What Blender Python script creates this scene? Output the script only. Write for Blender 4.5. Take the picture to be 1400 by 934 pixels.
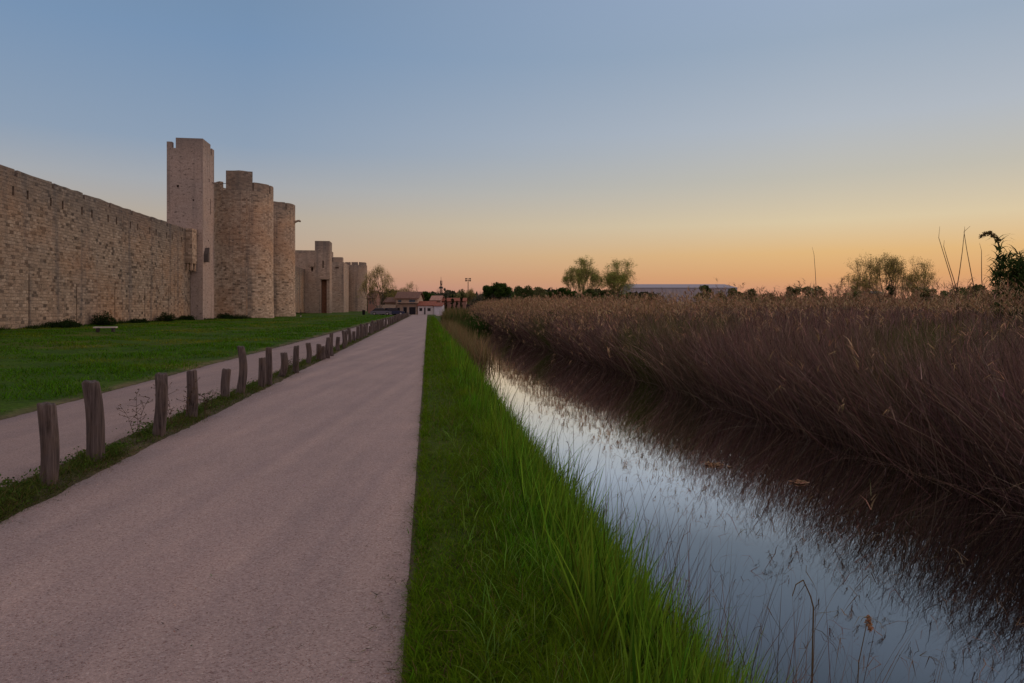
import bpy, math
import numpy as np
from mathutils import Vector

R = math.radians
for o in list(bpy.data.objects):
    bpy.data.objects.remove(o, do_unlink=True)
scene = bpy.context.scene
COL = scene.collection

# ------------------------------------------------------------------ camera, world, sun, exposure
EYE = 1.65
cd = bpy.data.cameras.new('camera'); cam = bpy.data.objects.new('camera', cd); COL.objects.link(cam)
cam.location = (0, 0, EYE); cam.rotation_euler = (R(90), 0, 0)
cd.lens = 24; cd.sensor_width = 36; cd.shift_y = -47/1400; cd.clip_start = 0.05; cd.clip_end = 6000
scene.camera = cam
scene.view_settings.view_transform = 'Standard'; scene.view_settings.look = 'None'
scene.view_settings.gamma = 1; scene.view_settings.exposure = 0
scene.view_settings.use_curve_mapping = False

SUN_AZ, SUN_EL = R(58), R(3.0)      # azimuth right of the view axis (+Y towards +X)
def s2l(c):
    return tuple((v/255/12.92 if v/255 <= .04045 else ((v/255+.055)/1.055)**2.4) for v in c)

w = bpy.data.worlds.new("World"); scene.world = w; w.use_nodes = True
nt = w.node_tree; nt.nodes.clear(); N = nt.nodes; L = nt.links
out = N.new('ShaderNodeOutputWorld'); bg = N.new('ShaderNodeBackground')
sky = N.new('ShaderNodeTexSky'); sky.sky_type = 'NISHITA'; sky.sun_disc = False
sky.sun_elevation = SUN_EL; sky.sun_rotation = SUN_AZ
geo = N.new('ShaderNodeTexCoord'); sep = N.new('ShaderNodeSeparateXYZ')
L.new(geo.outputs['Generated'], sep.inputs[0])
def M(op, a=None, b=None, c=None, clamp=False, tree=nt):
    n = tree.nodes.new('ShaderNodeMath'); n.operation = op; n.use_clamp = clamp
    for i, v in enumerate((a, b, c)):
        if v is None: continue
        if isinstance(v, (int, float)): n.inputs[i].default_value = v
        else: tree.links.new(v, n.inputs[i])
    return n.outputs[0]
def ramp(tree, fac, stops, interp='LINEAR'):
    n = tree.nodes.new('ShaderNodeValToRGB'); n.color_ramp.interpolation = interp
    e = n.color_ramp.elements
    while len(e) < len(stops): e.new(0.5)
    for i, (p, c) in enumerate(stops):
        e[i].position = p; e[i].color = tuple(c)[:3]+(1,)
    if fac is not None: tree.links.new(fac, n.inputs[0])
    return n.outputs[0]
zz = M('POWER', M('MAXIMUM', sep.outputs['Z'], 0.0), 0.5)      # sqrt(sin elev) gives resolution at the horizon
def Z(deg): return math.sqrt(math.sin(R(deg)))
A = ramp(nt, zz, [(0, s2l((172,126,114))), (Z(1.2), s2l((184,138,128))), (Z(2.6), s2l((193,152,134))), (Z(4.4), s2l((192,168,148))), (Z(7), s2l((184,173,160))),
                  (Z(9.5), s2l((168,172,178))), (Z(12.5), s2l((144,162,184))), (Z(20), s2l((122,150,183))), (Z(30), s2l((112,138,168))), (Z(48), s2l((158,154,160))), (1, s2l((190,176,168)))])
B = ramp(nt, zz, [(0, s2l((190,128,112))), (Z(1.2), s2l((212,150,118))), (Z(2.4), s2l((222,166,114))), (Z(4.2), s2l((228,185,128))), (Z(6.6), s2l((222,203,168))),
                  (Z(10), s2l((196,192,180))), (Z(14), s2l((180,188,198))), (Z(20), s2l((157,174,194))), (Z(24), s2l((156,174,199))), (Z(32), s2l((132,152,174))), (Z(48), s2l((162,158,162))), (1, s2l((190,176,168)))])
hl = M('SQRT', M('ADD', M('MULTIPLY', sep.outputs['X'], sep.outputs['X']), M('MULTIPLY', sep.outputs['Y'], sep.outputs['Y'])))
cosd = M('DIVIDE', M('ADD', M('MULTIPLY', sep.outputs['X'], math.sin(R(62))), M('MULTIPLY', sep.outputs['Y'], math.cos(R(62)))), M('MAXIMUM', hl, 1e-4))
# azimuth away from the afterglow: cos = .9 at the right edge of the view, -.1 at its left edge
mr = N.new('ShaderNodeMapRange'); mr.interpolation_type = 'LINEAR'; L.new(cosd, mr.inputs[0])
mr.inputs[1].default_value = 0.12; mr.inputs[2].default_value = 0.80; mr.inputs[3].default_value = 0; mr.inputs[4].default_value = 1
mx = N.new('ShaderNodeMix'); mx.data_type = 'RGBA'; L.new(mr.outputs[0], mx.inputs[0]); L.new(A, mx.inputs[6]); L.new(B, mx.inputs[7])
# pink belt of the anti-twilight sky, unseen behind the camera, added to light the near faces
Cr = ramp(nt, zz, [(0, s2l((150,128,138))), (Z(4), s2l((196,164,166))), (Z(14), s2l((214,186,182))), (Z(32), s2l((196,180,184))), (1, s2l((190,176,168)))])
mb_ = N.new('ShaderNodeMapRange'); mb_.interpolation_type = 'SMOOTHSTEP'; L.new(M('DIVIDE', sep.outputs['Y'], M('MAXIMUM', hl, 1e-4)), mb_.inputs[0])
mb_.inputs[1].default_value = .35; mb_.inputs[2].default_value = -.35; mb_.inputs[3].default_value = 0; mb_.inputs[4].default_value = 1
mx3 = N.new('ShaderNodeMix'); mx3.data_type = 'RGBA'; L.new(mb_.outputs[0], mx3.inputs[0]); L.new(mx.outputs[2], mx3.inputs[6]); L.new(Cr, mx3.inputs[7]); mx = mx3
ns = N.new('ShaderNodeMix'); ns.data_type = 'RGBA'; ns.blend_type = 'MULTIPLY'; ns.inputs[0].default_value = 1
L.new(sky.outputs[0], ns.inputs[6]); ns.inputs[7].default_value = (.06, .06, .06, 1)
m2 = N.new('ShaderNodeMix'); m2.data_type = 'RGBA'; m2.inputs[0].default_value = 0.06
L.new(mx.outputs[2], m2.inputs[6]); L.new(ns.outputs[2], m2.inputs[7])
L.new(m2.outputs[2], bg.inputs[0]); bg.inputs[1].default_value = 1.0
L.new(bg.outputs[0], out.inputs[0])

sd = bpy.data.lights.new('afterglow_sun', 'SUN'); sun = bpy.data.objects.new('afterglow_sun', sd); COL.objects.link(sun)
sd.energy = 0.75; sd.angle = R(40); sd.color = (1.0, .62, .42)
dv = Vector((math.sin(SUN_AZ)*math.cos(R(13)), math.cos(SUN_AZ)*math.cos(R(13)), math.sin(R(13))))
sun.rotation_euler = dv.to_track_quat('Z', 'Y').to_euler(); sun.location = (60, 40, 30)

# ------------------------------------------------------------------ small helpers
rng = np.random.default_rng(7)
F = 933.0
def at(px, Y, z=None):            # a ray through the photo's column at a real distance
    return (px-700)/F*Y
def hz(py, Y): return EYE+(420-py)/F*Y
SK = 0.12326                       # the path runs slightly to the left of the view axis
def Q(q, Y): return q-SK*Y         # lateral offset from the path's right edge -> world X

def tag(o, label=None, cat=None, group=None, kind=None):
    if label: o['label'] = label
    if cat: o['category'] = cat
    if group: o['group'] = group
    if kind: o['kind'] = kind
    return o
def thing(name, label, cat, loc=(0,0,0), rz=0, group=None):
    o = bpy.data.objects.new(name, None); COL.objects.link(o); o.location = loc; o.rotation_euler = (0,0,rz)
    o.empty_display_size = .3
    return tag(o, label, cat, group)

def npmesh(name, V, Fq, mat, parent=None, col=None, uv=None, smooth=False, link=True):
    V = np.asarray(V, dtype=np.float32).reshape(-1, 3); Fq = np.asarray(Fq, dtype=np.int32)
    k = Fq.shape[1]
    me = bpy.data.meshes.new(name)
    me.vertices.add(len(V)); me.vertices.foreach_set('co', V.ravel())
    me.loops.add(Fq.size); me.loops.foreach_set('vertex_index', Fq.ravel())
    me.polygons.add(len(Fq))
    me.polygons.foreach_set('loop_start', np.arange(0, Fq.size, k, dtype=np.int32))
    me.polygons.foreach_set('loop_total', np.full(len(Fq), k, dtype=np.int32))
    if smooth: me.polygons.foreach_set('use_smooth', np.ones(len(Fq), dtype=bool))
    if col is not None:
        a = me.color_attributes.new('Col', 'FLOAT_COLOR', 'POINT')
        c = np.ones((len(V), 4), dtype=np.float32); c[:, :3] = col; a.data.foreach_set('color', c.ravel())
    if uv is not None:
        u = me.uv_layers.new(name='UVMap'); u.data.foreach_set('uv', np.asarray(uv, dtype=np.float32).ravel())
    me.update(); me.validate(clean_customdata=False)
    me.materials.append(mat)
    o = bpy.data.objects.new(name, me)
    if link: COL.objects.link(o)
    if parent: o.parent = parent
    return o

class MB:                          # mesh builder with uv in metres
    def __init__(s): s.v = []; s.f = []; s.uv = []
    def quad(s, p, uv=None):
        i = len(s.v); s.v += [tuple(x) for x in p]; s.f.append(tuple(range(i, i+len(p))))
        if uv is None:
            a = Vector(p[1])-Vector(p[0]); n = a.cross(Vector(p[-1])-Vector(p[0]))
            if abs(n.z) > .8*n.length: uv = [(x[0], x[1]) for x in p]
            else:
                h = Vector((-n.y, n.x, 0))
                if h.length < 1e-9: h = Vector((1,0,0))
                h.normalize(); uv = [(x[0]*h.x+x[1]*h.y, x[2]) for x in p]
        s.uv += uv
    def box(s, x0, x1, y0, y1, z0, z1, T=None):
        T = T or (lambda x, y, z: (x, y, z))
        P = [T(x, y, z) for z in (z0, z1) for y in (y0, y1) for x in (x0, x1)]
        for q in ((0,1,5,4),(1,3,7,5),(3,2,6,7),(2,0,4,6),(4,5,7,6),(2,3,1,0)): s.quad([P[i] for i in q])
    def tube(s, p0, p1, r0, r1, n=8, cap=True):
        p0 = Vector(p0); p1 = Vector(p1); d = (p1-p0).normalized()
        a = d.orthogonal().normalized(); b = d.cross(a)
        ring = lambda p, r: [tuple(p+a*r*math.cos(t)+b*r*math.sin(t)) for t in [2*math.pi*i/n for i in range(n)]]
        A_, B_ = ring(p0, r0), ring(p1, r1)
        for i in range(n):
            j = (i+1) % n; s.quad([A_[i], A_[j], B_[j], B_[i]])
        if cap: s.quad(B_); s.quad(A_[::-1])
    def prism(s, poly, y0, y1, T=None):      # poly in x,z extruded along y
        T = T or (lambda x, y, z: (x, y, z))
        a = [T(x, y0, z) for x, z in poly]; b = [T(x, y1, z) for x, z in poly]; n = len(poly)
        s.quad(a); s.quad(b[::-1])
        for i in range(n):
            j = (i+1) % n; s.quad([a[j], a[i], b[i], b[j]])
    def facade(s, P, u0, u1, z0, z1, holes=(), depth=.5, du=2.0, dz=4.0, nar=1.0):
        """wall skin over u,z with real recesses; P(u,z,d) gives the point d metres inside"""
        us = {u0, u1}; zs = {z0, z1}
        n = max(1, int(math.ceil((u1-u0)/du))); us |= {u0+(u1-u0)*i/n for i in range(n+1)}
        n = max(1, int(math.ceil((z1-z0)/dz))); zs |= {z0+(z1-z0)*i/n for i in range(n+1)}
        for a, b, c, d in holes: us |= {a, b}; zs |= {c, d}
        us = sorted(us); zs = sorted(zs)
        us = [us[0]]+[b for a, b in zip(us, us[1:]) if b-a > 1e-5]; zs = [zs[0]]+[b for a, b in zip(zs, zs[1:]) if b-a > 1e-5]
        for a, b in zip(us, us[1:]):
            for c, d in zip(zs, zs[1:]):
                mu, mz = (a+b)/2, (c+d)/2
                if any(h[0] < mu < h[1] and h[2] < mz < h[3] for h in holes): continue
                s.quad([P(a,c,0), P(b,c,0), P(b,d,0), P(a,d,0)], [(a,c),(b,c),(b,d),(a,d)])
        for a, b, c, d in holes:
            s.quad([P(a,c,depth), P(b,c,depth), P(b,d,depth), P(a,d,depth)], [(a,c),(b,c),(b,d),(a,d)])
            for e in (((a,c),(b,c)),((b,c),(b,d)),((b,d),(a,d)),((a,d),(a,c))):
                (u_, v_), (x_, y_) = e
                s.quad([P(u_,v_,0), P(x_,y_,0), P(x_,y_,depth), P(u_,v_,depth)])
    def build(s, name, mat, parent=None, smooth=False):
        me = bpy.data.meshes.new(name); me.from_pydata(s.v, [], s.f); 
        ul = me.uv_layers.new(name='UVMap')
        ul.data.foreach_set('uv', np.array(s.uv, dtype=np.float32).ravel())
        if smooth:
            for p in me.polygons: p.use_smooth = True
        me.materials.append(mat); o = bpy.data.objects.new(name, me); COL.objects.link(o)
        if parent: o.parent = parent
        return o

# ------------------------------------------------------------------ materials
def newmat(name):
    m = bpy.data.materials.new(name); m.use_nodes = True; t = m.node_tree
    b = t.nodes['Principled BSDF']; b.inputs['Specular IOR Level'].default_value = .25; b.inputs['Roughness'].default_value = .85
    return m, t, b
def noise(t, vec, scale, detail=4, rough=.55, dist=0):
    n = t.nodes.new('ShaderNodeTexNoise'); n.inputs['Scale'].default_value = scale; n.inputs['Detail'].default_value = detail
    n.inputs['Roughness'].default_value = rough; n.inputs['Distortion'].default_value = dist
    if vec is not None: t.links.new(vec, n.inputs['Vector'])
    return n.outputs[0]
def mapping(t, vec, scale=(1,1,1), loc=(0,0,0)):
    n = t.nodes.new('ShaderNodeMapping'); n.inputs['Scale'].default_value = scale; n.inputs['Location'].default_value = loc
    t.links.new(vec, n.inputs['Vector']); return n.outputs[0]
def mix(t, fac, a, b, mode='MIX'):
    n = t.nodes.new('ShaderNodeMix'); n.data_type = 'RGBA'; n.blend_type = mode
    for i, v in ((0, fac), (6, a), (7, b)):
        if isinstance(v, (int, float)): n.inputs[i].default_value = v
        elif isinstance(v, tuple): n.inputs[i].default_value = v[:3]+(1,)
        else: t.links.new(v, n.inputs[i])
    return n.outputs[2]
def bump(t, b, h, strength=.5, dist=.02):
    n = t.nodes.new('ShaderNodeBump'); n.inputs['Strength'].default_value = strength; n.inputs['Distance'].default_value = dist
    t.links.new(h, n.inputs['Height']); t.links.new(n.outputs[0], b.inputs['Normal'])
def coord(t, which='Object'):
    return t.nodes.new('ShaderNodeTexCoord').outputs[which]
def plain(name, c, rough=.7, var=.25, scale=6, metallic=0, spec=.3):
    m, t, b = newmat(name); o = coord(t)
    n = noise(t, o, scale, 5)
    k = ramp(t, n, [(.3, (1-var,)*3), (.7, (1+var,)*3)])
    t.links.new(mix(t, 1.0, tuple(c), k, 'MULTIPLY'), b.inputs['Base Color'])
    b.inputs['Roughness'].default_value = rough; b.inputs['Metallic'].default_value = metallic
    b.inputs['Specular IOR Level'].default_value = spec
    return m

def stone(name, pal, bw=.44, rh=.235, smoothf=1.0, topz=10.2, dk=.03, warm=0.0, grade=(1,1.1,1.1)):
    m, t, b = newmat(name)
    uv = coord(t, 'UV')
    nd = noise(t, uv, 1.3, 3)
    nsub = t.nodes.new('ShaderNodeVectorMath'); nsub.operation = 'SUBTRACT'
    nt_ = t.nodes.new('ShaderNodeTexNoise'); nt_.inputs['Scale'].default_value = 1.7; nt_.inputs['Detail'].default_value = 3
    t.links.new(uv, nt_.inputs['Vector']); t.links.new(nt_.outputs['Color'], nsub.inputs[0]); nsub.inputs[1].default_value = (.5,.5,.5)
    sc = t.nodes.new('ShaderNodeVectorMath'); sc.operation = 'SCALE'; sc.inputs['Scale'].default_value = .10; t.links.new(nsub.outputs[0], sc.inputs[0])
    ad = t.nodes.new('ShaderNodeVectorMath'); ad.operation = 'ADD'; t.links.new(uv, ad.inputs[0]); t.links.new(sc.outputs[0], ad.inputs[1])
    br = t.nodes.new('ShaderNodeTexBrick'); t.links.new(ad.outputs[0], br.inputs['Vector'])
    br.inputs['Scale'].default_value = 1; br.inputs['Brick Width'].default_value = bw; br.inputs['Row Height'].default_value = rh
    br.inputs['Mortar Size'].default_value = .016; br.inputs['Mortar Smooth'].default_value = .5
    br.inputs['Color1'].default_value = (0,0,0,1); br.inputs['Color2'].default_value = (1,1,1,1); br.inputs['Mortar'].default_value = (.4,.4,.4,1)
    tone = ramp(t, br.outputs['Color'], [(0, pal[0]), (dk, pal[0]), (dk+.10, pal[1]), (.5, pal[2]), (.8, pal[3]), (1, pal[4])])
    # weathered tone patches
    big = noise(t, mapping(t, uv, (.10, .14, 1)), 1.0, 5, .6, .4)
    c = mix(t, ramp(t, big, [(.44, (0,0,0)), (.62, (.8,.8,.8))]), tone, mix(t, .55, tone, pal[5]))
    big2 = noise(t, mapping(t, uv, (.16, .10, 1), (31,7,0)), 1.0, 5, .6, .4)
    c = mix(t, ramp(t, big2, [(.44, (0,0,0)), (.62, (.75,.75,.75))]), c, mix(t, .35, c, pal[6]))
    # pits and eroded blocks
    pit = noise(t, mapping(t, uv, (2.1, 4.2, 1)), 1.0, 3, .6)
    c = mix(t, ramp(t, pit, [(.30, (.95,)*3), (.43, (0,0,0))]), c, tuple(v*.32 for v in pal[1]))
    fine = noise(t, uv, 7, 5, .7)
    c = mix(t, 1.0, c, ramp(t, fine, [(.25, (.62,)*3), (.75, (1.35,)*3)]), 'MULTIPLY')
    # rain streaks
    st = noise(t, mapping(t, uv, (.75, .045, 1), (3,0,0)), 1.0, 5, .6)
    c = mix(t, ramp(t, st, [(.52, (0,0,0)), (.66, (.85,)*3)]), c, mix(t, .65, c, (.09,.085,.09)))
    # grey lichen crust along the top
    su = t.nodes.new('ShaderNodeSeparateXYZ'); t.links.new(uv, su.inputs[0])
    tz = M('ADD', su.outputs['Y'], M('MULTIPLY', M('SUBTRACT', nd, .5, tree=t), 2.4, tree=t), tree=t)
    mp = t.nodes.new('ShaderNodeMapRange'); t.links.new(tz, mp.inputs[0]); mp.inputs[1].default_value = topz-2.2; mp.inputs[2].default_value = topz+.7; mp.inputs[3].default_value = 0; mp.inputs[4].default_value = .85
    c = mix(t, mp.outputs[0], c, mix(t, .65, c, (.12,.11,.11)))
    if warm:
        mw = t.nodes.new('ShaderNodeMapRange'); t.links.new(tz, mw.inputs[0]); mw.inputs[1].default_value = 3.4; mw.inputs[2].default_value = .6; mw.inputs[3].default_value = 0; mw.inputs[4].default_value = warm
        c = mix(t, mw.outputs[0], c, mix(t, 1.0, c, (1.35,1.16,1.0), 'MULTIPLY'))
    c = mix(t, 1.0, c, grade, 'MULTIPLY')
    t.links.new(c, b.inputs['Base Color'])
    hgt = M('SUBTRACT', M('ADD', M('MULTIPLY', fine, .5, tree=t), M('MULTIPLY', pit, .9, tree=t), tree=t), M('MULTIPLY', br.outputs['Fac'], .6, tree=t), tree=t)
    bump(t, b, hgt, .85*smoothf, .10)
    return m
PAL = [(.09,.066,.05), (.24,.178,.132), (.31,.232,.175), (.36,.272,.208), (.43,.335,.262), (.42,.22,.115), (.26,.225,.21)]
PAL = [tuple(min(1, v*1.10) for v in c) for c in PAL]
PAL2 = [tuple(v*k for v, k in zip(c, (1.02,.98,.97))) for c in PAL]
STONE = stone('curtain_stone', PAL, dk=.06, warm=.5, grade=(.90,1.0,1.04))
TSTONE = stone('tower_stone', [(.15,.108,.085), (.27,.198,.155), (.37,.27,.215), (.44,.33,.265), (.50,.385,.315), (.46,.235,.12), (.23,.185,.18)], .46, .24, .7, 17.5, grade=(1.32,1.40,1.32))
SMOOTH = stone('smooth_stone', [(.35,.262,.235), (.385,.29,.26), (.40,.302,.27), (.41,.31,.28), (.43,.33,.295), (.45,.30,.235), (.27,.215,.21)], .6, .30, .25, 21.5, grade=(1.10,1.20,1.20))
FSTONE = stone('far_stone', [(.26,.195,.16), (.33,.25,.205), (.36,.275,.225), (.40,.305,.25), (.44,.34,.28), (.42,.26,.18), (.28,.235,.22)], .6, .34, .3, 17.0, grade=(1.12,1.16,1.12))

def foliage(name, trans=.3, rough=.8, spec=.06):
    m, t, b = newmat(name)
    a = t.nodes.new('ShaderNodeAttribute'); a.attribute_name = 'Col'
    t.links.new(a.outputs['Color'], b.inputs['Base Color']); b.inputs['Roughness'].default_value = rough
    b.inputs['Specular IOR Level'].default_value = spec
    if trans:
        tr = t.nodes.new('ShaderNodeBsdfTranslucent'); t.links.new(a.outputs['Color'], tr.inputs[0])
        ms = t.nodes.new('ShaderNodeMixShader'); ms.inputs[0].default_value = trans
        t.links.new(b.outputs[0], ms.inputs[1]); t.links.new(tr.outputs[0], ms.inputs[2])
        t.links.new(ms.outputs[0], t.nodes['Material Output'].inputs['Surface'])
    return m
LEAF = foliage('leaf', .42); DRY = foliage('dry_reed', .08, .9, .03); BARK = foliage('bark', 0, .9, .1)

# asphalt with pale pink aggregate
def asphalt(name, base, light, dark):
    m, t, b = newmat(name); o = coord(t)
    v = t.nodes.new('ShaderNodeTexVoronoi'); v.inputs['Scale'].default_value = 120; t.links.new(o, v.inputs['Vector'])
    sp = t.nodes.new('ShaderNodeSeparateColor'); t.links.new(v.outputs['Color'], sp.inputs[0])
    c = ramp(t, sp.outputs[0], [(0, dark), (.15, tuple(x*.86 for x in base)), (.55, base), (.9, tuple(x*1.07 for x in base)), (1, light)])
    v2 = noise(t, o, 45, 4, .75)
    c = mix(t, 1.0, c, ramp(t, v2, [(.3, (.80,)*3), (.7, (1.18,)*3)]), 'MULTIPLY')
    p = noise(t, mapping(t, o, (1, .35, 1)), 1.1, 6, .7)
    c = mix(t, 1.0, c, ramp(t, p, [(.3, (.82,.84,.86)), (.55, (1,1,1)), (.72, (1.12,1.09,1.06))]), 'MULTIPLY')
    tr_ = noise(t, mapping(t, o, (2.6, .05, 1)), 1.0, 3, .5)
    c = mix(t, 1.0, c, ramp(t, tr_, [(.35, (.90,.90,.93)), (.65, (1.07,1.06,1.05))]), 'MULTIPLY')
    t.links.new(c, b.inputs['Base Color']); b.inputs['Roughness'].default_value = .78; b.inputs['Specular IOR Level'].default_value = .3
    hh = M('ADD', M('MULTIPLY', v.outputs['Distance'], -1.0, tree=t), M('MULTIPLY', v2, .8, tree=t), tree=t)
    bump(t, b, hh, .6, .008)
    return m
ASPH = asphalt('pink_asphalt', (.395,.298,.280), (.50,.41,.39), (.22,.135,.12))
ASPH2 = asphalt('worn_asphalt', (.38,.29,.27), (.48,.41,.4), (.2,.14,.13))

# terrain: vertex colour x procedural noise
def ground_mat():
    m, t, b = newmat('ground_soil'); o = coord(t)
    a = t.nodes.new('ShaderNodeAttribute'); a.attribute_name = 'Col'
    n1 = noise(t, o, .45, 6, .65); n2 = noise(t, o, 9, 5, .7)
    c = mix(t, 1.0, a.outputs['Color'], ramp(t, n1, [(.32, (.6,.68,.6)), (.52, (1,1,1)), (.7, (1.6,1.35,1.2))]), 'MULTIPLY')
    c = mix(t, 1.0, c, ramp(t, n2, [(.3, (.5,)*3), (.7, (1.5,)*3)]), 'MULTIPLY')
    t.links.new(c, b.inputs['Base Color']); bump(t, b, n2, .9, .05); b.inputs['Specular IOR Level'].default_value = .1
    return m
GROUND = ground_mat()

def water_mat():
    m = bpy.data.materials.new('canal_water'); m.use_nodes = True; t = m.node_tree; t.nodes.clear()
    o = t.nodes.new('ShaderNodeOutputMaterial'); g = t.nodes.new('ShaderNodeBsdfGlossy'); d = t.nodes.new('ShaderNodeBsdfDiffuse')
    d.inputs[0].default_value = (.004,.004,.004,1); g.inputs[0].default_value = (1,1,1,1); g.inputs['Roughness'].default_value = .02
    lw = t.nodes.new('ShaderNodeLayerWeight'); lw.inputs[0].default_value = .5
    fr = ramp(t, lw.outputs['Facing'], [(.40, (.07,)*3), (.58, (.235,)*3), (.69, (.38,)*3), (.765, (.86,)*3), (.82, (1,)*3)])
    ms = t.nodes.new('ShaderNodeMixShader'); t.links.new(fr, ms.inputs[0]); t.links.new(d.outputs[0], ms.inputs[1]); t.links.new(g.outputs[0], ms.inputs[2])
    t.links.new(ms.outputs[0], o.inputs[0])
    c = coord(t); n1 = noise(t, mapping(t, c, (1, .7, 1)), 5, 3, .5); n2 = noise(t, mapping(t, c, (1, 1, 1)), .9, 2, .5)
    h = M('ADD', M('MULTIPLY', n1, .25, tree=t), n2, tree=t)
    bp = t.nodes.new('ShaderNodeBump'); bp.inputs['Strength'].default_value = .045; bp.inputs['Distance'].default_value = .06
    t.links.new(h, bp.inputs['Height']); t.links.new(bp.outputs[0], g.inputs['Normal'])
    return m
WATER = water_mat()

# ------------------------------------------------------------------ terrain, paths, water
def nz(x, y, s=1.0, seed=0):      # smooth cheap noise, about -1..1
    x = np.asarray(x)*s; y = np.asarray(y)*s
    return (np.sin(x*1.3+1.7*seed+np.sin(y*.9+seed))+np.sin(y*1.7-seed+1.3*np.sin(x*.7+2*seed))+.6*np.sin((x+y)*2.9+seed*3)+.6*np.sin((x-y)*3.7+seed*5))/3.2
PQ = [-400, -60, -30, -20, -9, -6.6, -6.25, -6.1, -3.95, -3.8, -3.55, -3.33, -3.22, -.2, -.09, .1, .70, .95, 1.25, 1.6, 2.2, 6.6, 7.1, 7.6, 8.6, 12, 30, 600]
PZ = [.15, .15, .14, .12, .05, .03, .012, -.03, -.03, .012, .03, .012, -.03, -.03, .015, .03, .02, -.16, -.48, -.82, -1.0, -1.0, -.76, -.58, -.4, -.28, -.1, 0]
CAN_END = 74.0
def terrain_z(q, Y):
    q = np.asarray(q, float); Y = np.asarray(Y, float)
    z = np.interp(q, PQ, PZ)
    flat = np.interp(q, [-.09, .9, 8, 30, 600], [.015, .03, -.15, -.1, 0])
    k = np.clip((Y-CAN_END)/6, 0, 1); k = k*k*(3-2*k)
    z = np.where(q > -.09, z*(1-k)+flat*k, z)
    z = np.where((q > 4) & (Y < 14), np.interp(q-np.clip((14-Y)/7, 0, 1)*.2, PQ, PZ), z)
    und = nz(q, Y, .8, 3)*.03+nz(q, Y, .25, 5)*.05
    soft = np.clip((-q-6.6)/3, 0, 1)*np.clip((200-Y)/100, 0, 1)+np.clip((q-7)/3, 0, 1)
    return z+und*soft
qs = np.unique(np.concatenate([[-2500,-1200,-600,-250,-120], np.linspace(-60,-9,52), np.linspace(-9,-3.0,61), np.linspace(-3,-.3,6), np.linspace(-.3,3,50), np.linspace(3,5.5,6), np.linspace(5.5,9,22), np.linspace(9,40,30), [60,90,150,300,700,1500,3000]]))
ys = np.unique(np.concatenate([[-60,-30,-15], np.linspace(-8,30,150), np.linspace(30,80,110), np.linspace(80,140,60), np.linspace(140,300,30), [400,600,1000,2000,4500]]))
QQ, YY = np.meshgrid(qs, ys); ZZ = terrain_z(QQ, YY)
SKf = np.where(YY < 400, YY, 400)
XX = QQ-SK*SKf
nx, ny = len(qs), len(ys)
idx = np.arange(nx*ny).reshape(ny, nx)
Fq = np.stack([idx[:-1,:-1], idx[:-1,1:], idx[1:,1:], idx[1:,:-1]], -1).reshape(-1, 4)
lawn = np.array([.045,.095,.004]); dirt = np.array([.20,.14,.10]); mud = np.array([.035,.025,.018]); verge = np.array([.06,.09,.010]); field = np.array([.08,.075,.035])
C = np.empty(QQ.shape+(3,)); C[:] = lawn
dry = np.clip(nz(QQ, YY, .33, 9)*1.5-.25, 0, .8)[..., None]; C = C*(1-dry)+np.array([.10,.105,.02])*dry
edge = .7*np.clip(1-np.abs(QQ+6.32)/.3, 0, 1)*np.clip(.6+nz(QQ, YY, 1.7, 2), 0, 1); C = C*(1-edge[..., None])+dirt*edge[..., None]
st = ((QQ > -6.2) & (QQ < -.09))[..., None]; C = np.where(st, np.array([.09,.075,.045]), C)
vg = (QQ >= -.09)[..., None]; C = np.where(vg, verge, C)
md = np.clip((QQ-1.2)/.6, 0, 1)[..., None]*(YY < CAN_END+5)[..., None]; C = C*(1-md)+mud*md
fd = np.clip((QQ-40)/40, 0, 1)[..., None]; C = C*(1-fd)+field*fd
g = npmesh('ground', np.stack([XX, YY, ZZ], -1), Fq, GROUND, col=C.reshape(-1, 3), smooth=True); tag(g, kind='structure')

def ribbon(name, qa, qb, y0, y1, z, mat, jag=.02, seed=1, kind='structure'):
    Y = np.concatenate([np.arange(y0, 40, .07), np.arange(40, y1+.5, .5)]) if y0 < 40 else np.arange(y0, y1+.5, .5)
    r = np.random.default_rng(seed); n = len(Y)
    ja = np.convolve(r.normal(0, 1, n+6), np.ones(3)/3, 'same')[:n]*jag+nz(Y, Y*0, 1.1, seed)*jag*1.2
    jb = np.convolve(r.normal(0, 1, n+6), np.ones(3)/3, 'same')[:n]*jag+nz(Y, Y*0, 1.3, seed+4)*jag*1.2
    a = (qa(Y) if callable(qa) else qa)+ja; b = (qb(Y) if callable(qb) else qb)+jb
    ts = np.array([0, .006, .14, .3, .5, .7, .86, .994, 1]); V = []
    for k, t_ in enumerate(ts):
        q = a*(1-t_)+b*t_
        V.append(np.stack([Q(q, Y), Y, np.full(n, z)-(0.03 if k in (0, 8) else 0)], -1))
    V = np.stack(V, 1); m_ = len(ts); ix = np.arange(n*m_).reshape(n, m_)
    Fx = np.stack([ix[:-1,:-1], ix[:-1,1:], ix[1:,1:], ix[1:,:-1]], -1).reshape(-1, 4)
    o = npmesh(name, V, Fx, mat); tag(o, kind=kind); return o
ribbon('path', -3.30, lambda Y: -.070+np.clip((Y-112)/16, 0, 1)**2*2.6, -8, 131, .004, ASPH, .021, 3)
ribbon('side_path', lambda Y: -6.22+np.clip((Y-20)/60, 0, 1)*.55, -3.82, -8, 131, .002, asphalt('worn_pink_asphalt', (.335,.25,.235), (.42,.34,.32), (.19,.125,.11)), .03, 8)
f = MB(); f.quad([(Q(-26,129.5),129.5,.012),(Q(5,129.5),129.5,.012),(Q(9,152),152,.012),(Q(-32,152),152,.012)]); tag(f.build('forecourt', ASPH2), kind='structure')
WZ = -.72
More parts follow.
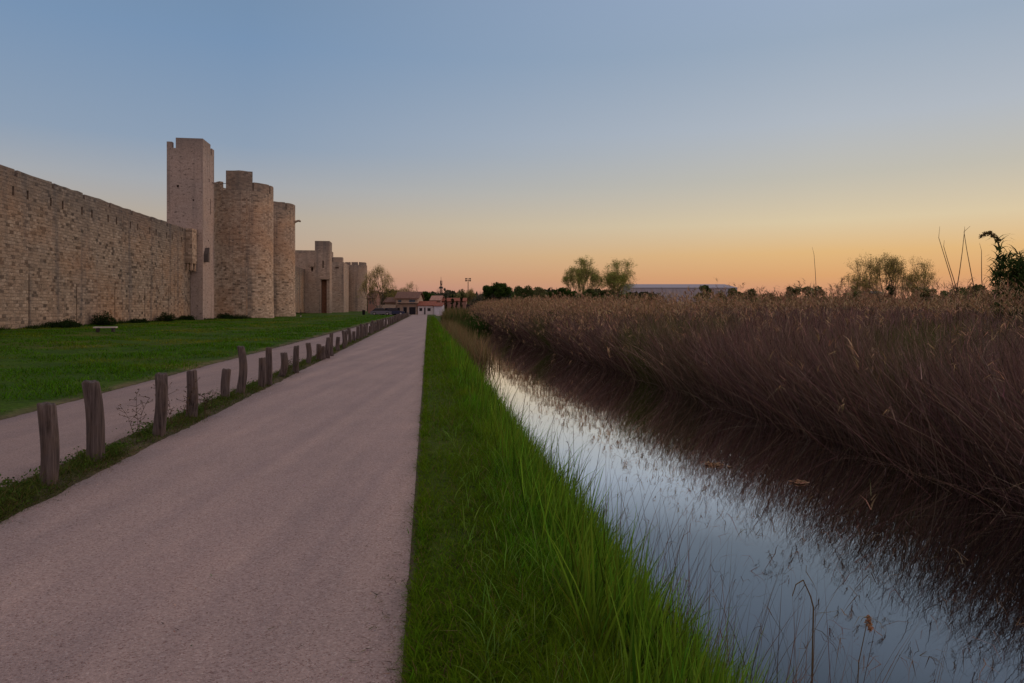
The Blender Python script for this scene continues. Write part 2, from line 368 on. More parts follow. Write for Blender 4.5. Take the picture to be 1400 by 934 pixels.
Yw = np.arange(-12, CAN_END+4, 2.0); V = np.stack([np.stack([Q(1.1, Yw), Yw, np.full(len(Yw), WZ)], -1), np.stack([Q(9.2, Yw), Yw, np.full(len(Yw), WZ)], -1)], 1)
ix = np.arange(len(Yw)*2).reshape(-1, 2)
tag(npmesh('canal_water', V, np.stack([ix[:-1,0], ix[:-1,1], ix[1:,1], ix[1:,0]], -1), WATER), kind='structure')

# ------------------------------------------------------------------ the fortress
A0 = np.array([-33.6, 44.8]); D = np.array([-.1433, .9897]); NN = np.array([.9897, .1433])
def W(s, o, z): p = A0+D*s+NN*o; return (p[0], p[1], z)
# curtain wall in front
def curtain(name, label, s0, s1, o=0.0, top=11.0, mat=STONE, first=1.5, group=None, pitch=4.85):
    root = thing(name, label, 'wall', W((s0+s1)/2, o-1.3, 0), 0, group)
    inv = Vector(root.location)
    P = lambda u, z, d: tuple(Vector(W(u, o-d, z))-inv)
    mb = MB(); par = top-.45
    holes = []
    k0 = int(math.floor((s0-first)/pitch))
    for k in range(k0, k0+80):
        for off in (0, 1.75):
            c = first+pitch*k+off
            if s0+.4 < c < s1-.4: holes.append((c-.13, c+.13, top-1.78, top-1.16))
    mb.facade(P, s0, s1, -.6, par, holes, .5, 2.5, 4)
    Tw = lambda x, y, z: P(x, z, y)
    mb.quad([P(s0,par,0), P(s1,par,0), P(s1,par,.6), P(s0,par,.6)])
    mb.quad([P(s0,top-1.9,.6), P(s0,par,.6), P(s1,par,.6), P(s1,top-1.9,.6)])
    mb.quad([P(s0,top-1.9,.6), P(s1,top-1.9,.6), P(s1,top-1.9,2.6), P(s0,top-1.9,2.6)])
    mb.quad([P(s0,-.6,2.6), P(s0,top-1.9,2.6), P(s1,top-1.9,2.6), P(s1,-.6,2.6)])
    mb.quad([P(s0,-.6,0), P(s0,par,0), P(s0,par,.6), P(s0,-.6,.6)]); mb.quad([P(s1,-.6,0), P(s1,-.6,.6), P(s1,par,.6), P(s1,par,0)])
    mb.build('masonry', mat, root)
    r = np.random.default_rng(int(abs(s0*7))+3)
    for k in range(k0, k0+80):
        a = first+.5+pitch*k; b = a+pitch-.36; ml = MB()
        a_, b_ = max(a, s0), min(b, s1)
        if b_-a_ < .4: continue
        n = 5; zt = top+r.normal(0, .02); e = [a_+(b_-a_)*i/n for i in range(n+1)]
        hs = [zt+r.normal(0, .025) for _ in e]
        for i in range(n):
            p = [(e[i], par+.001), (e[i+1], par+.001), (e[i+1], hs[i+1]), (e[i], hs[i])]
            mb2 = ml
            mb2.quad([P(u, z, -.004) for u, z in p], p); mb2.quad([P(u, z, .55) for u, z in p][::-1], p[::-1])
            mb2.quad([P(e[i],hs[i],-.004), P(e[i+1],hs[i+1],-.004), P(e[i+1],hs[i+1],.55), P(e[i],hs[i],.55)])
        ml.quad([P(a_,par,-.004), P(a_,hs[0],-.004), P(a_,hs[0],.55), P(a_,par,.55)]); ml.quad([P(b_,par,-.004), P(b_,par,.55), P(b_,hs[-1],.55), P(b_,hs[-1],-.004)])
        ml.build('merlon', mat, root)
    return root
curtain('rampart_wall', 'long crenellated stone curtain wall with arrow slits running from the left edge to the tall square turret', -26, 38.75)
rw_ = [o for o in COL.objects if o.name == 'rampart_wall'][0]
for s_ in (-3.6, 3.4, 10.3, 17.4, 24.4, 31.2, 37.75):
    mb = MB(); iv = Vector(rw_.location); mb.box(s_-.03, s_+.03, 0.002, .03, -.3, 4.2+.9*math.sin(s_) if s_ < 37 else 5.9, lambda a, b, c: tuple(Vector(W(a, b, c))-iv)); mb.build('drain_groove', plain('dark_stained_stone', (.12,.088,.068), .95, .2, 3), rw_)

def rect_tower(name, label, s0, s1, o0, o1, top, mat, holes_near=(), holes_front=(), merlons=(), cat='tower', z0=-.6, depth=.6, par=.0):
    c = W((s0+s1)/2, (o0+o1)/2, 0); root = thing(name, label, cat, c); inv = Vector(c)
    L_ = lambda s, o, z: tuple(Vector(W(s, o, z))-inv)
    mb = MB()
    mb.facade(lambda u, z, d: L_(s0+d, u, z), o0, o1, z0, top, holes_near, depth)
    mb.facade(lambda u, z, d: L_(u, o1-d, z), s0, s1, z0, top, holes_front, depth)
    mb.facade(lambda u, z, d: L_(s1-d, u, z), o0, o1, z0, top)
    mb.facade(lambda u, z, d: L_(u, o0+d, z), s0, s1, z0, top)
    mb.quad([L_(s0,o0,top), L_(s0,o1,top), L_(s1,o1,top), L_(s1,o0,top)])
    mb.build('masonry', mat, root)
    if merlons:
        for (a, b, c_, d, h) in merlons: m2 = MB(); m2.box(a, b, c_, d, top-.002, h, lambda x, y, z: L_(x, y, z)); m2.build('merlon', mat, root)
    return root, L_
e = .004
tq, Lq = rect_tower('square_turret', 'tall smooth square turret rising above the wall, highest part of the fortress', 38.8, 43.6, -2.75, 1.40, 21.0, SMOOTH,
    holes_near=[(-1.6,-1.35,16.2,16.5), (.2,.4,14.6,14.8)],
    holes_front=[(41.9,42.2,13.4,15.4), (41.3,41.6,17.4,17.8), (40.6,40.7,12.0,12.9), (41.0,41.3,9.9,10.1)],
    merlons=[(38.8-e,39.4,-2.75-e,-2.15,21.75), (38.8-e,39.4,-1.72,1.40+e,22.25), (39.401,42.0,.85,1.4+e,22.25), (42.6,43.6+e,.85,1.4+e,21.9), (42.6,43.6+e,-2.75,-2.0,21.9)])
mb = MB(); mb.tube(Lq(42.9,1.4,17.6), Lq(42.9,2.0,17.5), .10, .08); mb.build('water_spout', SMOOTH, tq)
mb = MB(); mb.box(42.9,43.8,1.2,1.55,17.62,18.0, Lq); 
# corner box turret where the curtain meets the tower
tb = thing('box_machicolation', 'narrow stone box machicolation bracketed on the wall beside the square turret', 'machicolation', W(37.6,.5,7))
inv = Vector(tb.location); Lb = lambda s, o, z: tuple(Vector(W(s, o, z))-inv)
mb = MB(); mb.box(36.9,38.78,.0,.75,6.9,11.05, Lb); mb.build('masonry', TSTONE, tb)
for o_ in (.12, .50):
    for a_, z_ in ((37.0,6.1),(38.2,6.0)): mb = MB(); mb.box(a_,a_+.3,o_,o_+.2,z_,6.899,Lb); mb.build('corbel', TSTONE, tb)
mb = MB(); mb.prism([(38.0,7.2),(38.6,7.2),(38.6,9.0),(38.0,8.2)], 1.41, 1.9, lambda x, y, z: W(x+1.2, y, z-.0)); 
sp = mb.build('stone_bracket', plain('dark_bracket_stone', (.10,.085,.08), .9, .2, 3)); tag(sp, 'dark curved stone bracket low on the front of the square turret', 'bracket')

def round_tower(name, label, cx, cy, r, top, mat, merl, slits, z0=-.6, batter=.0, a0=0, cat='tower', mh=1.15, seed=1):
    root = thing(name, label, cat, (cx, cy, 0))
    mb = MB(); rr = np.random.default_rng(seed)
    def P(u, z, d):
        a = u/r; rad = r-d+batter*max(0, 3-z)/3
        return (rad*math.cos(a), rad*math.sin(a), z)
    holes = [(a*r-wd/2, a*r+wd/2, za, zb) for a, wd, za, zb in slits]
    mb.facade(P, a0*r, (a0+2*math.pi)*r, z0, top, holes, .6, .55, 3)
    n = 48; mb.quad([P((a0+2*math.pi*i/n)*r, top, 0) for i in range(n)])
    mb.build('masonry', mat, root)
    for a, b, h in merl:
        m2 = MB()
        k = max(2, int((b-a)*r/.5)); E = [a+(b-a)*i/k for i in range(k+1)]; hs = [h+rr.normal(0, .02) for _ in E]
        for i in range(k):
            p = [(E[i]*r, top-.01), (E[i+1]*r, top-.01), (E[i+1]*r, hs[i+1]), (E[i]*r, hs[i])]
            m2.quad([P(u, z, -.004) for u, z in p], p); m2.quad([P(u, z, .6) for u, z in p][::-1], p[::-1])
            m2.quad([P(p[3][0],hs[i],-.004), P(p[2][0],hs[i+1],-.004), P(p[2][0],hs[i+1],.6), P(p[3][0],hs[i],.6)])
        for q_, hh in ((E[0], hs[0]), (E[-1], hs[-1])):
            m2.quad([P(q_*r,top-.01,-.004), P(q_*r,hh,-.004), P(q_*r,hh,.6), P(q_*r,top-.01,.6)])
        m2.build('merlon', mat, root)
    return root
def centre(s, o): p = A0+D*s+NN*o; return p[0], p[1]
# angle of the direction facing the camera
def face(c): return math.atan2(-c[1], -c[0])
c2 = centre(50, 3.49); f2 = face(c2)
def am(c, r, px):      # angle on the tower (world) whose surface shows at column px
    d = math.hypot(*c); base = face(c); az0 = math.atan2(c[0], c[1]); az = math.atan((px-700)/F)
    off = math.asin(max(-1, min(1, d*math.sin(az-az0)/r)))-(az-az0)
    return base+off
def seg(c, r, pa, pb, h): return (am(c, r, pa), am(c, r, pb), h)
T2 = [(am(c2,3.96,290)-.55, am(c2,3.96,300.5), 18.45), seg(c2,3.96,309,345.5,19.85), seg(c2,3.96,347,368,18.45), (am(c2,3.96,370), am(c2,3.96,373.5)+.6, 18.45),
      (f2+2.3, f2+3.2, 18.45), (f2+3.4, f2+4.2, 18.45)]
gt = round_tower('round_gate_tower', 'big round gate tower beside the square turret, raised block on its battlement', c2[0], c2[1], 3.96, 17.25, TSTONE, T2,
    [(am(c2,3.96,337.5), .14, 7.6, 10.0), (am(c2,3.96,372), .16, 9.3, 11.2)], a0=f2+math.pi, batter=.12, seed=5)
mb = MB(); mb.tube((c2[0]*0+3.6*math.cos(am(c2,3.96,300)),3.6*math.sin(am(c2,3.96,300)),18.2),(3.6*math.cos(am(c2,3.96,310)),3.6*math.sin(am(c2,3.96,310)),18.2),.04,.04,6)
METAL = plain('dark_metal', (.035,.033,.038), .8, .1, 5, 0, .1)
mb.build('handrail', METAL, gt)
c3 = centre(67.6, 3.5); f3 = face(c3)
T3 = [(am(c3,4.0,380), am(c3,4.0,387), 18.5), (am(c3,4.0,371), am(c3,4.0,379), 18.5), seg(c3,4.0,388.5,391.5,18.45), seg(c3,4.0,393.5,403.6,18.5)]
T3 = [(am(c3,4.0,370), am(c3,4.0,390), 18.5), seg(c3,4.0,392.5,403.8,18.5), (f3+1.9,f3+2.6,18.5), (f3+2.9,f3+3.6,18.5), (f3+3.9,f3+4.5,18.5)]
g3 = round_tower('round_gate_tower', 'second round gate tower, half hidden behind the big one, gargoyle on its right', c3[0], c3[1], 4.0, 17.35, TSTONE, T3,
    [(am(c3,4.0,401.5), .16, 8.4, 10.2)], a0=f3+math.pi, batter=.12, seed=9)
aa = am(c3,4.0,403.2); mb = MB()
pts = [(3.7,15.2),(4.1,15.75),(4.6,15.95),(4.95,15.8)]
for (r0, z0_), (r1, z1_) in zip(pts, pts[1:]): mb.tube((r0*math.cos(aa),r0*math.sin(aa),z0_),(r1*math.cos(aa),r1*math.sin(aa),z1_),.2,.14,6)
mb.build('gargoyle', TSTONE, g3)
# gate wall between the two round towers
rect_tower('gate_wall', 'stone gatehouse wall recessed between the two big round towers', 52.5, 65.0, -4.0, 1.5, 16.5, TSTONE)
curtain('rampart_wall', 'middle stretch of stone curtain wall between the round towers and the far gatehouse', 71.2, 127.5, 0.0, 11.1)
# far gatehouse: near block with a deep gate recess, second block behind it
def block(root, Lf, name, s0, s1, o0, o1, z0, z1, mat, near=(), depth=1.4):
    mb = MB()
    mb.facade(lambda u, z, d: Lf(s0+d, u, z), o0, o1, z0, z1, near, depth)
    mb.facade(lambda u, z, d: Lf(u, o1-d, z), s0, s1, z0, z1); mb.facade(lambda u, z, d: Lf(s1-d, u, z), o0, o1, z0, z1); mb.facade(lambda u, z, d: Lf(u, o0+d, z), s0, s1, z0, z1)
    mb.quad([Lf(s0,o0,z1), Lf(s0,o1,z1), Lf(s1,o1,z1), Lf(s1,o0,z1)])
    return mb.build(name, mat, root)
gh = thing('far_gatehouse', 'far square gatehouse with stepped battlements and a tall reddish gate recess', 'gatehouse', W(130, 2, 0)); inv = Vector(gh.location)
Lg = lambda s, o, z: tuple(Vector(W(s, o, z))-inv)
block(gh, Lg, 'low_block', 127.6, 134, -3, 2.4, -.6, 15.2, FSTONE, [(1.5,2.0,10.6,11.6)])
block(gh, Lg, 'high_block', 127.58, 133, 2.402, 5.98, -.6, 18.3, FSTONE, [(3.95,5.30,.1,8.6), (4.25,4.55,11.5,13.4)])
mb = MB(); mb.box(127.58-e, 128.2, -2.99, 2.39, 15.201, 15.9, Lg); mb.build('parapet', FSTONE, gh)
mb = MB(); mb.box(127.1, 127.575, 3.75, 6.2, 8.62, 8.95, Lg); mb.build('lintel', FSTONE, gh)
mb = MB(); mb.box(127.0, 127.575, 1.2, 2.3, 11.8, 12.9, Lg); mb.build('stone_box', FSTONE, gh)
DOOR = plain('old_red_door', (.21,.10,.06), .8, .25, 2)
mb = MB(); mb.box(128.7, 128.95, 3.97, 5.28, .0, 8.5, Lg); mb.build('gate_panel', DOOR, gh)
g2 = thing('square_wall_tower', 'far square tower with a thin raised fin between the gatehouse and the last round tower', 'tower', W(157, 2, 0)); inv2 = Vector(g2.location)
L2 = lambda s, o, z: tuple(Vector(W(s, o, z))-inv2)
block(g2, L2, 'masonry', 150, 165, -3, 7.25, -.6, 14.5, FSTONE, [(4.9,5.9,12.6,13.1)], .6)
for k_, (o0_, o1_, zt_) in enumerate(((3.2,4.05,17.4), (4.25,6.9,15.85))):
    mb = MB(); mb.box(150-e, 153, o0_, o1_, 14.501, zt_, L2); mb.build('merlon', FSTONE, g2)
rect_tower('link_wall', 'narrow strip of high wall joining the far square tower to the round corner tower', 190, 205, -2, 2.95, 16.6, FSTONE, cat='wall')
cc = (-57.3, 250.0); fc = face(cc); mer = []
for a, b in ((468,478.5),(480.5,489.5),(491.5,501.4)):
    mer.append((am(cc,4.15,max(a,471.2)), am(cc,4.15,min(b,500.6)), 17.9))
mer += [(fc+1.9,fc+2.6,17.9),(fc+2.9,fc+3.5,17.9),(fc+3.8,fc+4.3,17.9)]
round_tower('round_corner_tower', 'last round corner tower of the fortress, next to the leafing tree', cc[0], cc[1], 4.15, 16.9, FSTONE, mer, [(am(cc,4.15,498), .2, 13, 14)], a0=fc+math.pi, seed=4)

# ------------------------------------------------------------------ foliage helpers
def vnoise_col(base, n, r, amt=.25):
    c = np.tile(np.array(base), (n, 1)); k = 1+r.normal(0, amt, (n, 1)); h = r.normal(0, amt*.35, (n, 3))
    return np.clip(c*np.clip(k, .35, 2)*(1+h), .002, 1)
def blades(P, h, w, lean, droop, nseg, col, r, tipcol=None, az=None, taper=1.4, th0=None):
    """P n,3 ; lean n,2 horizontal travel per unit length ; droop n curvature"""
    n = len(P); az = r.uniform(0, math.pi, n) if az is None else az
    wx = np.cos(az)*w*.5; wy = np.sin(az)*w*.5
    ll = np.hypot(lean[:, 0], lean[:, 1])+1e-6
    V = np.empty((n, nseg+1, 2, 3), np.float32); Cc = np.empty((n, nseg+1, 2, 3), np.float32)
    x = P[:, 0].copy(); y = P[:, 1].copy(); z = P[:, 2].copy()
    th = np.arctan(ll*.35) if th0 is None else th0.copy(); stepl = h/nseg; kl = .8 if th0 is None else 0.0
    for k in range(nseg+1):
        t = k/nseg; wd = max(0.06, 1-t**taper)
        V[:, k, 0, 0] = x-wx*wd; V[:, k, 0, 1] = y-wy*wd; V[:, k, 0, 2] = z
        V[:, k, 1, 0] = x+wx*wd; V[:, k, 1, 1] = y+wy*wd; V[:, k, 1, 2] = z
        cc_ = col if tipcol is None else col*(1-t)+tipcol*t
        Cc[:, k, 0] = cc_; Cc[:, k, 1] = cc_
        th = np.clip(th+(ll*kl+droop)/nseg, 0, 2.6)
        x = x+lean[:, 0]/ll*np.sin(th)*stepl; y = y+lean[:, 1]/ll*np.sin(th)*stepl; z = z+np.cos(th)*stepl
    ix = (np.arange(n)[:, None]*(nseg+1)*2+np.arange(nseg)[None]*2)
    Fb = np.stack([ix, ix+1, ix+3, ix+2], -1).reshape(-1, 4)
    return V.reshape(-1, 3), Fb, Cc.reshape(-1, 3), np.stack([x, y, z], -1)
class Acc:
    def __init__(s): s.V = []; s.F = []; s.C = []; s.n = 0
    def add(s, V, F_, C_): s.V.append(V); s.F.append(F_+s.n); s.C.append(C_); s.n += len(V)
    def build(s, name, mat, parent=None): return npmesh(name, np.concatenate(s.V), np.concatenate(s.F), mat, parent, np.concatenate(s.C))
def leafquads(P, size, r, col):
    n = len(P); a = r.normal(size=(n, 3)); a /= np.linalg.norm(a, axis=1)[:, None]
    b = np.cross(a, r.normal(size=(n, 3))); b /= np.linalg.norm(b, axis=1)[:, None]+1e-9
    a = a*(size*r.uniform(.6, 1.3, n))[:, None]; b = b*(size*.55)[:, None] if np.ndim(size) else b*size*.55
    V = np.stack([P-a, P-b, P+a, P+b], 1).reshape(-1, 3)
    Fx = np.arange(4*n).reshape(n, 4); return V, Fx, np.repeat(col, 4, 0)
def tubes(P0, P1, r0, r1, col, ns=4):
    P0 = np.asarray(P0); P1 = np.asarray(P1); r0 = np.asarray(r0)[:, None]; r1 = np.asarray(r1)[:, None]
    d = P1-P0; d /= np.linalg.norm(d, axis=1)[:, None]+1e-9
    up = np.where(np.abs(d[:, 2:3]) > .9, [[1., 0, 0]], [[0, 0, 1.]]); a = np.cross(d, up); a /= np.linalg.norm(a, axis=1)[:, None]+1e-9; b = np.cross(d, a)
    n = len(P0); V = np.empty((n, 2, ns, 3))
    for i in range(ns):
        t = 2*math.pi*i/ns; o = a*math.cos(t)+b*math.sin(t); V[:, 0, i] = P0+o*r0; V[:, 1, i] = P1+o*r1
    ix = np.arange(n)[:, None]*2*ns+np.arange(ns)[None]; j = np.arange(n)[:, None]*2*ns+(np.arange(ns)[None]+1) % ns
    Fx = np.stack([ix, j, j+ns, ix+ns], -1).reshape(-1, 4)
    return V.reshape(-1, 3), Fx, np.tile(np.array(col), (n*2*ns, 1))

# ------------------------------------------------------------------ posts along the path
def wood_mat():
    m, t, b = newmat('weathered_wood'); o = coord(t)
    oi = t.nodes.new('ShaderNodeObjectInfo')
    ad = t.nodes.new('ShaderNodeVectorMath'); ad.operation = 'ADD'; t.links.new(o, ad.inputs[0])
    cx = t.nodes.new('ShaderNodeCombineXYZ'); t.links.new(M('MULTIPLY', oi.outputs['Random'], 37.0, tree=t), cx.inputs[0]); t.links.new(cx.outputs[0], ad.inputs[1])
    g_ = noise(t, mapping(t, ad.outputs[0], (38, 38, 1.6)), 1, 5, .65); n = noise(t, ad.outputs[0], 5, 4, .6)
    c = ramp(t, g_, [(.30, (.014,.012,.011)), (.43, (.065,.052,.050)), (.58, (.125,.102,.098)), (.78, (.20,.168,.163))])
    c = mix(t, ramp(t, n, [(.45, (0,0,0)), (.65, (.5,)*3)]), c, (.13,.095,.075))
    t.links.new(c, b.inputs['Base Color']); bump(t, b, g_, 1.0, .02)
    return m
WOOD = wood_mat()
def post_mesh(h, r, seed, crack=True):
    rr = np.random.default_rng(seed); nseg, ns = 14, 28
    V = []; Fx = []
    lx, ly = rr.normal(0, .035, 2); bx, by = rr.normal(0, .03, 2)
    crk = rr.uniform(0, 2*math.pi); ph = rr.uniform(0, 6, 6)
    zs = [(-.25+(h+.25)*k/nseg) for k in range(nseg+1)]
    for k, z in enumerate(zs):
        t = max(0, z/h)
        for i in range(ns):
            a = 2*math.pi*i/ns
            rad = r*(1.06-.08*t+.05*math.sin(2*a+ph[0]+t*2)+.035*math.sin(3*a+ph[1]-t*3)+.035*math.sin(t*7+ph[2]+a))
            rad *= 1+.025*math.sin(9*a+ph[3])+.02*math.sin(13*a+ph[4]+t)
            if crack:
                da = abs((a-crk-.25*math.sin(t*5+ph[5])+math.pi) % (2*math.pi)-math.pi); rad *= 1-.28*math.exp(-(da/.10)**2)*min(1, .35+t)
            V.append((lx*z+bx*math.sin(t*3)+rad*math.cos(a), ly*z+by*math.sin(t*2.5)+rad*math.sin(a), z+(.007*math.sin(a+ph[1])+.005*math.sin(4*a+ph[2]) if k == nseg else 0)))
    for k in range(nseg):
        for i in range(ns):
            j = (i+1) % ns; Fx.append((k*ns+i, k*ns+j, (k+1)*ns+j, (k+1)*ns+i))
    # bevelled top: an inner ring, then the cap
    tp = nseg*ns; b0 = len(V); cxm = sum(V[tp+i][0] for i in range(ns))/ns; cym = sum(V[tp+i][1] for i in range(ns))/ns
    for i in range(ns):
        x, y, z = V[tp+i]; V.append((cxm+(x-cxm)*.86, cym+(y-cym)*.86, z+.012))
    for i in range(ns):
        j = (i+1) % ns; Fx.append((tp+i, tp+j, b0+j, b0+i))
    V.append((cxm, cym, h+.004)); c_ = len(V)-1
    for i in range(ns): Fx.append((b0+i, b0+(i+1) % ns, c_))
    me = bpy.data.meshes.new('wooden_post'); me.from_pydata(V, [], Fx)
    for p in me.polygons: p.use_smooth = len(p.vertices) == 4
    me.materials.append(WOOD); return me
near = [ # px, base y, height, radius, label
 (66,665,.75,.083,'nearest grey wooden post at the far left, knotted and bulging halfway up'),
 (131,633,.86,.090,'second wooden post from the left, tall with a deep black crack down its top'),
 (217,597,.79,.085,'third wooden post from the left, straight, pale grey and ribbed'),
 (262,573,.71,.082,'fourth wooden post from the left, dark and rough beside tall dry weeds'),
 (309,547,.54,.085,'fifth wooden post from the left, short and stout'),
 (328,540,.90,.080,'sixth wooden post from the left, the tall slender one next to the stout one'),
 (357,530,.60,.078,'seventh wooden post from the left, short and pale in front of a taller one'),
 (367,527,.79,.072,'eighth wooden post from the left, slender and close behind a short pale one'),
 (384.5,516,.57,.090,'ninth wooden post from the left, thick and short'),
 (404.5,510,.67,.080,'tenth wooden post from the left, leaning slightly beside a leafy weed'),
 (421,498,.60,.080,'eleventh wooden post from the left, alone in a wide gap'),
 (436.5,493,.50,.080,'twelfth wooden post from the left, low beside an even lower one'),
 (443,491.5,.40,.072,'thirteenth wooden post from the left, the lowest of the row'),
 (448,490,.66,.080,'fourteenth wooden post from the left, just behind the lowest one'),
 (454,487,.76,.070,'fifteenth wooden post from the left, tall and thin'),
 (462,480,.52,.080,'sixteenth wooden post from the left, dark and low after a gap'),
 (470,477,.70,.070,'seventeenth wooden post from the left, tall at the start of the dense run')]
POSTG = 'wooden posts lining the path'
post_pos = []
for i, (px, py, h, r_, lab) in enumerate(near):
    Y = EYE*F/(py-420); X = at(px, Y); post_pos.append((X, Y))
    o = bpy.data.objects.new('wooden_post', post_mesh(h, r_*.87, 100+i, i in (1, 2, 4, 7, 11) or i > 8)); COL.objects.link(o)
    o.location = (X, Y, .0); tag(o, lab, 'post', POSTG)
far_m = [post_mesh(h, .078, 300+i, False) for i, h in enumerate((.62, .7, .76, .55, .68, .8))]
Y = 28.6; rp = np.random.default_rng(12); i = 0
while Y < 122:
    o = bpy.data.objects.new('wooden_post', far_m[i % 6]); COL.objects.link(o)
    o.location = (Q(-3.50+rp.normal(0, .04), Y), Y, rp.uniform(-.08, .0)); o.rotation_euler = (rp.normal(0,.03), rp.normal(0,.03), rp.uniform(0, 6.28))
    num = ['eighteenth','nineteenth','twentieth','twenty-first','twenty-second','twenty-third','twenty-fourth','twenty-fifth','twenty-sixth','twenty-seventh','twenty-eighth','twenty-ninth','thirtieth']
    if i < len(num): tag(o, ['short ','tall ','thin tall ','low ','slim ','tallish '][i % 6]+num[i]+' wooden post from the left in the dense run', 'post', POSTG)
    else: tag(o, 'weathered wooden post past the thirtieth in the dense far run towards the houses', 'post', 'far wooden posts in the dense run of the row')
    post_pos.append((o.location.x, Y))
    Y += rp.uniform(.85, 1.7); i += 1

# ------------------------------------------------------------------ grass
r = np.random.default_rng(21)
def ysample(n, a, b, p=1.0):      # density falls with distance
    u = r.uniform(0, 1, n); return a*(b/a)**(u) if p == 1 else (a**(1-p)+u*(b**(1-p)-a**(1-p)))**(1/(1-p))
# short verge grass next to the path
ac = Acc()
n = 150000; Y = ysample(n, 2.0, 118, 1.6); q = r.uniform(-.07, 1.0, n)-np.clip((.0+nz(Y, Y*0, 2.5, 4))*.02, -.03, .03)
q = np.where(r.uniform(size=n) < .16, r.normal(-.045, .028, n), q)
dens = nz(q*3, Y*1.6, 1, 6); keep = (r.uniform(size=n) < .75+.35*dens); q = q[keep]; Y = Y[keep]; n = len(q)
z = terrain_z(q, Y)-.01; P = np.stack([Q(q, Y), Y, z], -1)
sc = np.clip(Y/7, 1, 6)**.75
gh_ = np.clip(.72+q*.75, .6, 1.35)*(1+.45*np.clip(nz(q*4, Y*2.2, 1, 51), -.6, 1))
h = r.uniform(.05, .12, n)*gh_*1.3*(1+.7*np.clip((4.5-Y)/2.5, 0, 1)*np.clip(q*2, 0, 1))*(1+.35*nz(q*2, Y, 1, 2))*np.clip(Y/12, 1, 1.6); h = np.maximum(h, .028)
wd = r.uniform(.003, .0075, n)*sc*1.3
ln = r.normal(0, .8, (n, 2)); patch = np.clip(.5+.6*nz(q*1.5, Y*.9, 1, 8), 0, 1)[:, None]
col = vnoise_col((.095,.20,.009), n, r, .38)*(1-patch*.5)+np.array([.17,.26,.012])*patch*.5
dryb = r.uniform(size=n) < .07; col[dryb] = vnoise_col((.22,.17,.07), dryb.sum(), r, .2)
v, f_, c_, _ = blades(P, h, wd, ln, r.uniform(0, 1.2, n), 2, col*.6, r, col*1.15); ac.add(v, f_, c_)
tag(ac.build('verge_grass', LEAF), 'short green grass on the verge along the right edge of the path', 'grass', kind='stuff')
# tall bank grass
ac = Acc()
n = 95000; Y = ysample(n, 1.9, 100, 1.35); q = .50+1.18*r.beta(1.4, 1.2, n)+np.clip(nz(Y, Y*0, .9, 3), -1, 1)*.10
cl = nz(q*2.5, Y*1.8, 1, 11); keep = r.uniform(size=n) < .72+.45*cl; q = q[keep]; Y = Y[keep]; n = len(q)
z = np.maximum(terrain_z(q, Y), WZ-.05)-.02; P = np.stack([Q(q, Y), Y, z], -1)
hh = (np.interp(q, [.5, .80, 1.05, 1.3, 1.5, 1.75], [.15, .28, .22, .0, -.22, -.45])*np.clip(1+(Y-12)*.008, 1, 1.3)-np.maximum(terrain_z(q, Y), WZ))*(1+.22*nz(q*1.3, Y*.8, 1, 5))*r.uniform(.5, 1.12, n)
wd = r.uniform(.004, .0105, n)*np.clip(Y/8, 1, 5)**.8
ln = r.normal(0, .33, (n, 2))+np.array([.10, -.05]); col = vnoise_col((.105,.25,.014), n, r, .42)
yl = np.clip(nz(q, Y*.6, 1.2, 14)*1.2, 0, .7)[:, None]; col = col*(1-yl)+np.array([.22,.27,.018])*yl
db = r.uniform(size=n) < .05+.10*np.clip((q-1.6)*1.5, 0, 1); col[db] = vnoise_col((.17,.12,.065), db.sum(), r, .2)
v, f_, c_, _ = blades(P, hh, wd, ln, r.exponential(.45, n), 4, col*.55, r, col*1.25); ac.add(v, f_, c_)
n = 1800; Y = ysample(n, 2.0, 25, 1.8); q = r.uniform(.22, 1.35, n)
P = np.stack([Q(q, Y), Y, terrain_z(q, Y)], -1); col = vnoise_col((.17,.30,.05), n, r, .3)
v, f_, c_, _ = blades(P, r.uniform(.22, .5, n)*np.clip(q, .5, 1), r.uniform(.005, .011, n), r.normal(0, .45, (n, 2)), r.exponential(.5, n), 5, col*.8, r, col*1.2); ac.add(v, f_, c_)
# broad sword-like blades standing at the water's edge
n = 8500; Y = ysample(n, 2.0, 40, 1.6); q = r.normal(1.2, .22, n); q = np.clip(q, .75, 1.65); gk = nz(Y*2, q, 1.6, 4) > -.25; Y = Y[gk]; q = q[gk]; n = len(q)
P = np.stack([Q(q, Y), Y, np.maximum(terrain_z(q, Y), WZ-.1)], -1)
col = vnoise_col((.13,.25,.02), n, r, .3)
v, f_, c_, _ = blades(P, r.uniform(.36, .74, n)*(1+.75*np.clip(nz(Y*1.7, q, 1, 41), 0, 1))*np.clip(1.35-.35*q, .6, 1), r.uniform(.009, .016, n)*np.clip(Y/9, 1, 3), r.normal(0, .16, (n, 2))+np.array([.04, 0]), r.exponential(.18, n), 5, col*.6, r, col*1.1, taper=2.2); ac.add(v, f_, c_)
tag(ac.build('bank_grass', LEAF), 'tall green grass and sedge on the bank sloping down to the canal', 'grass', kind='stuff')
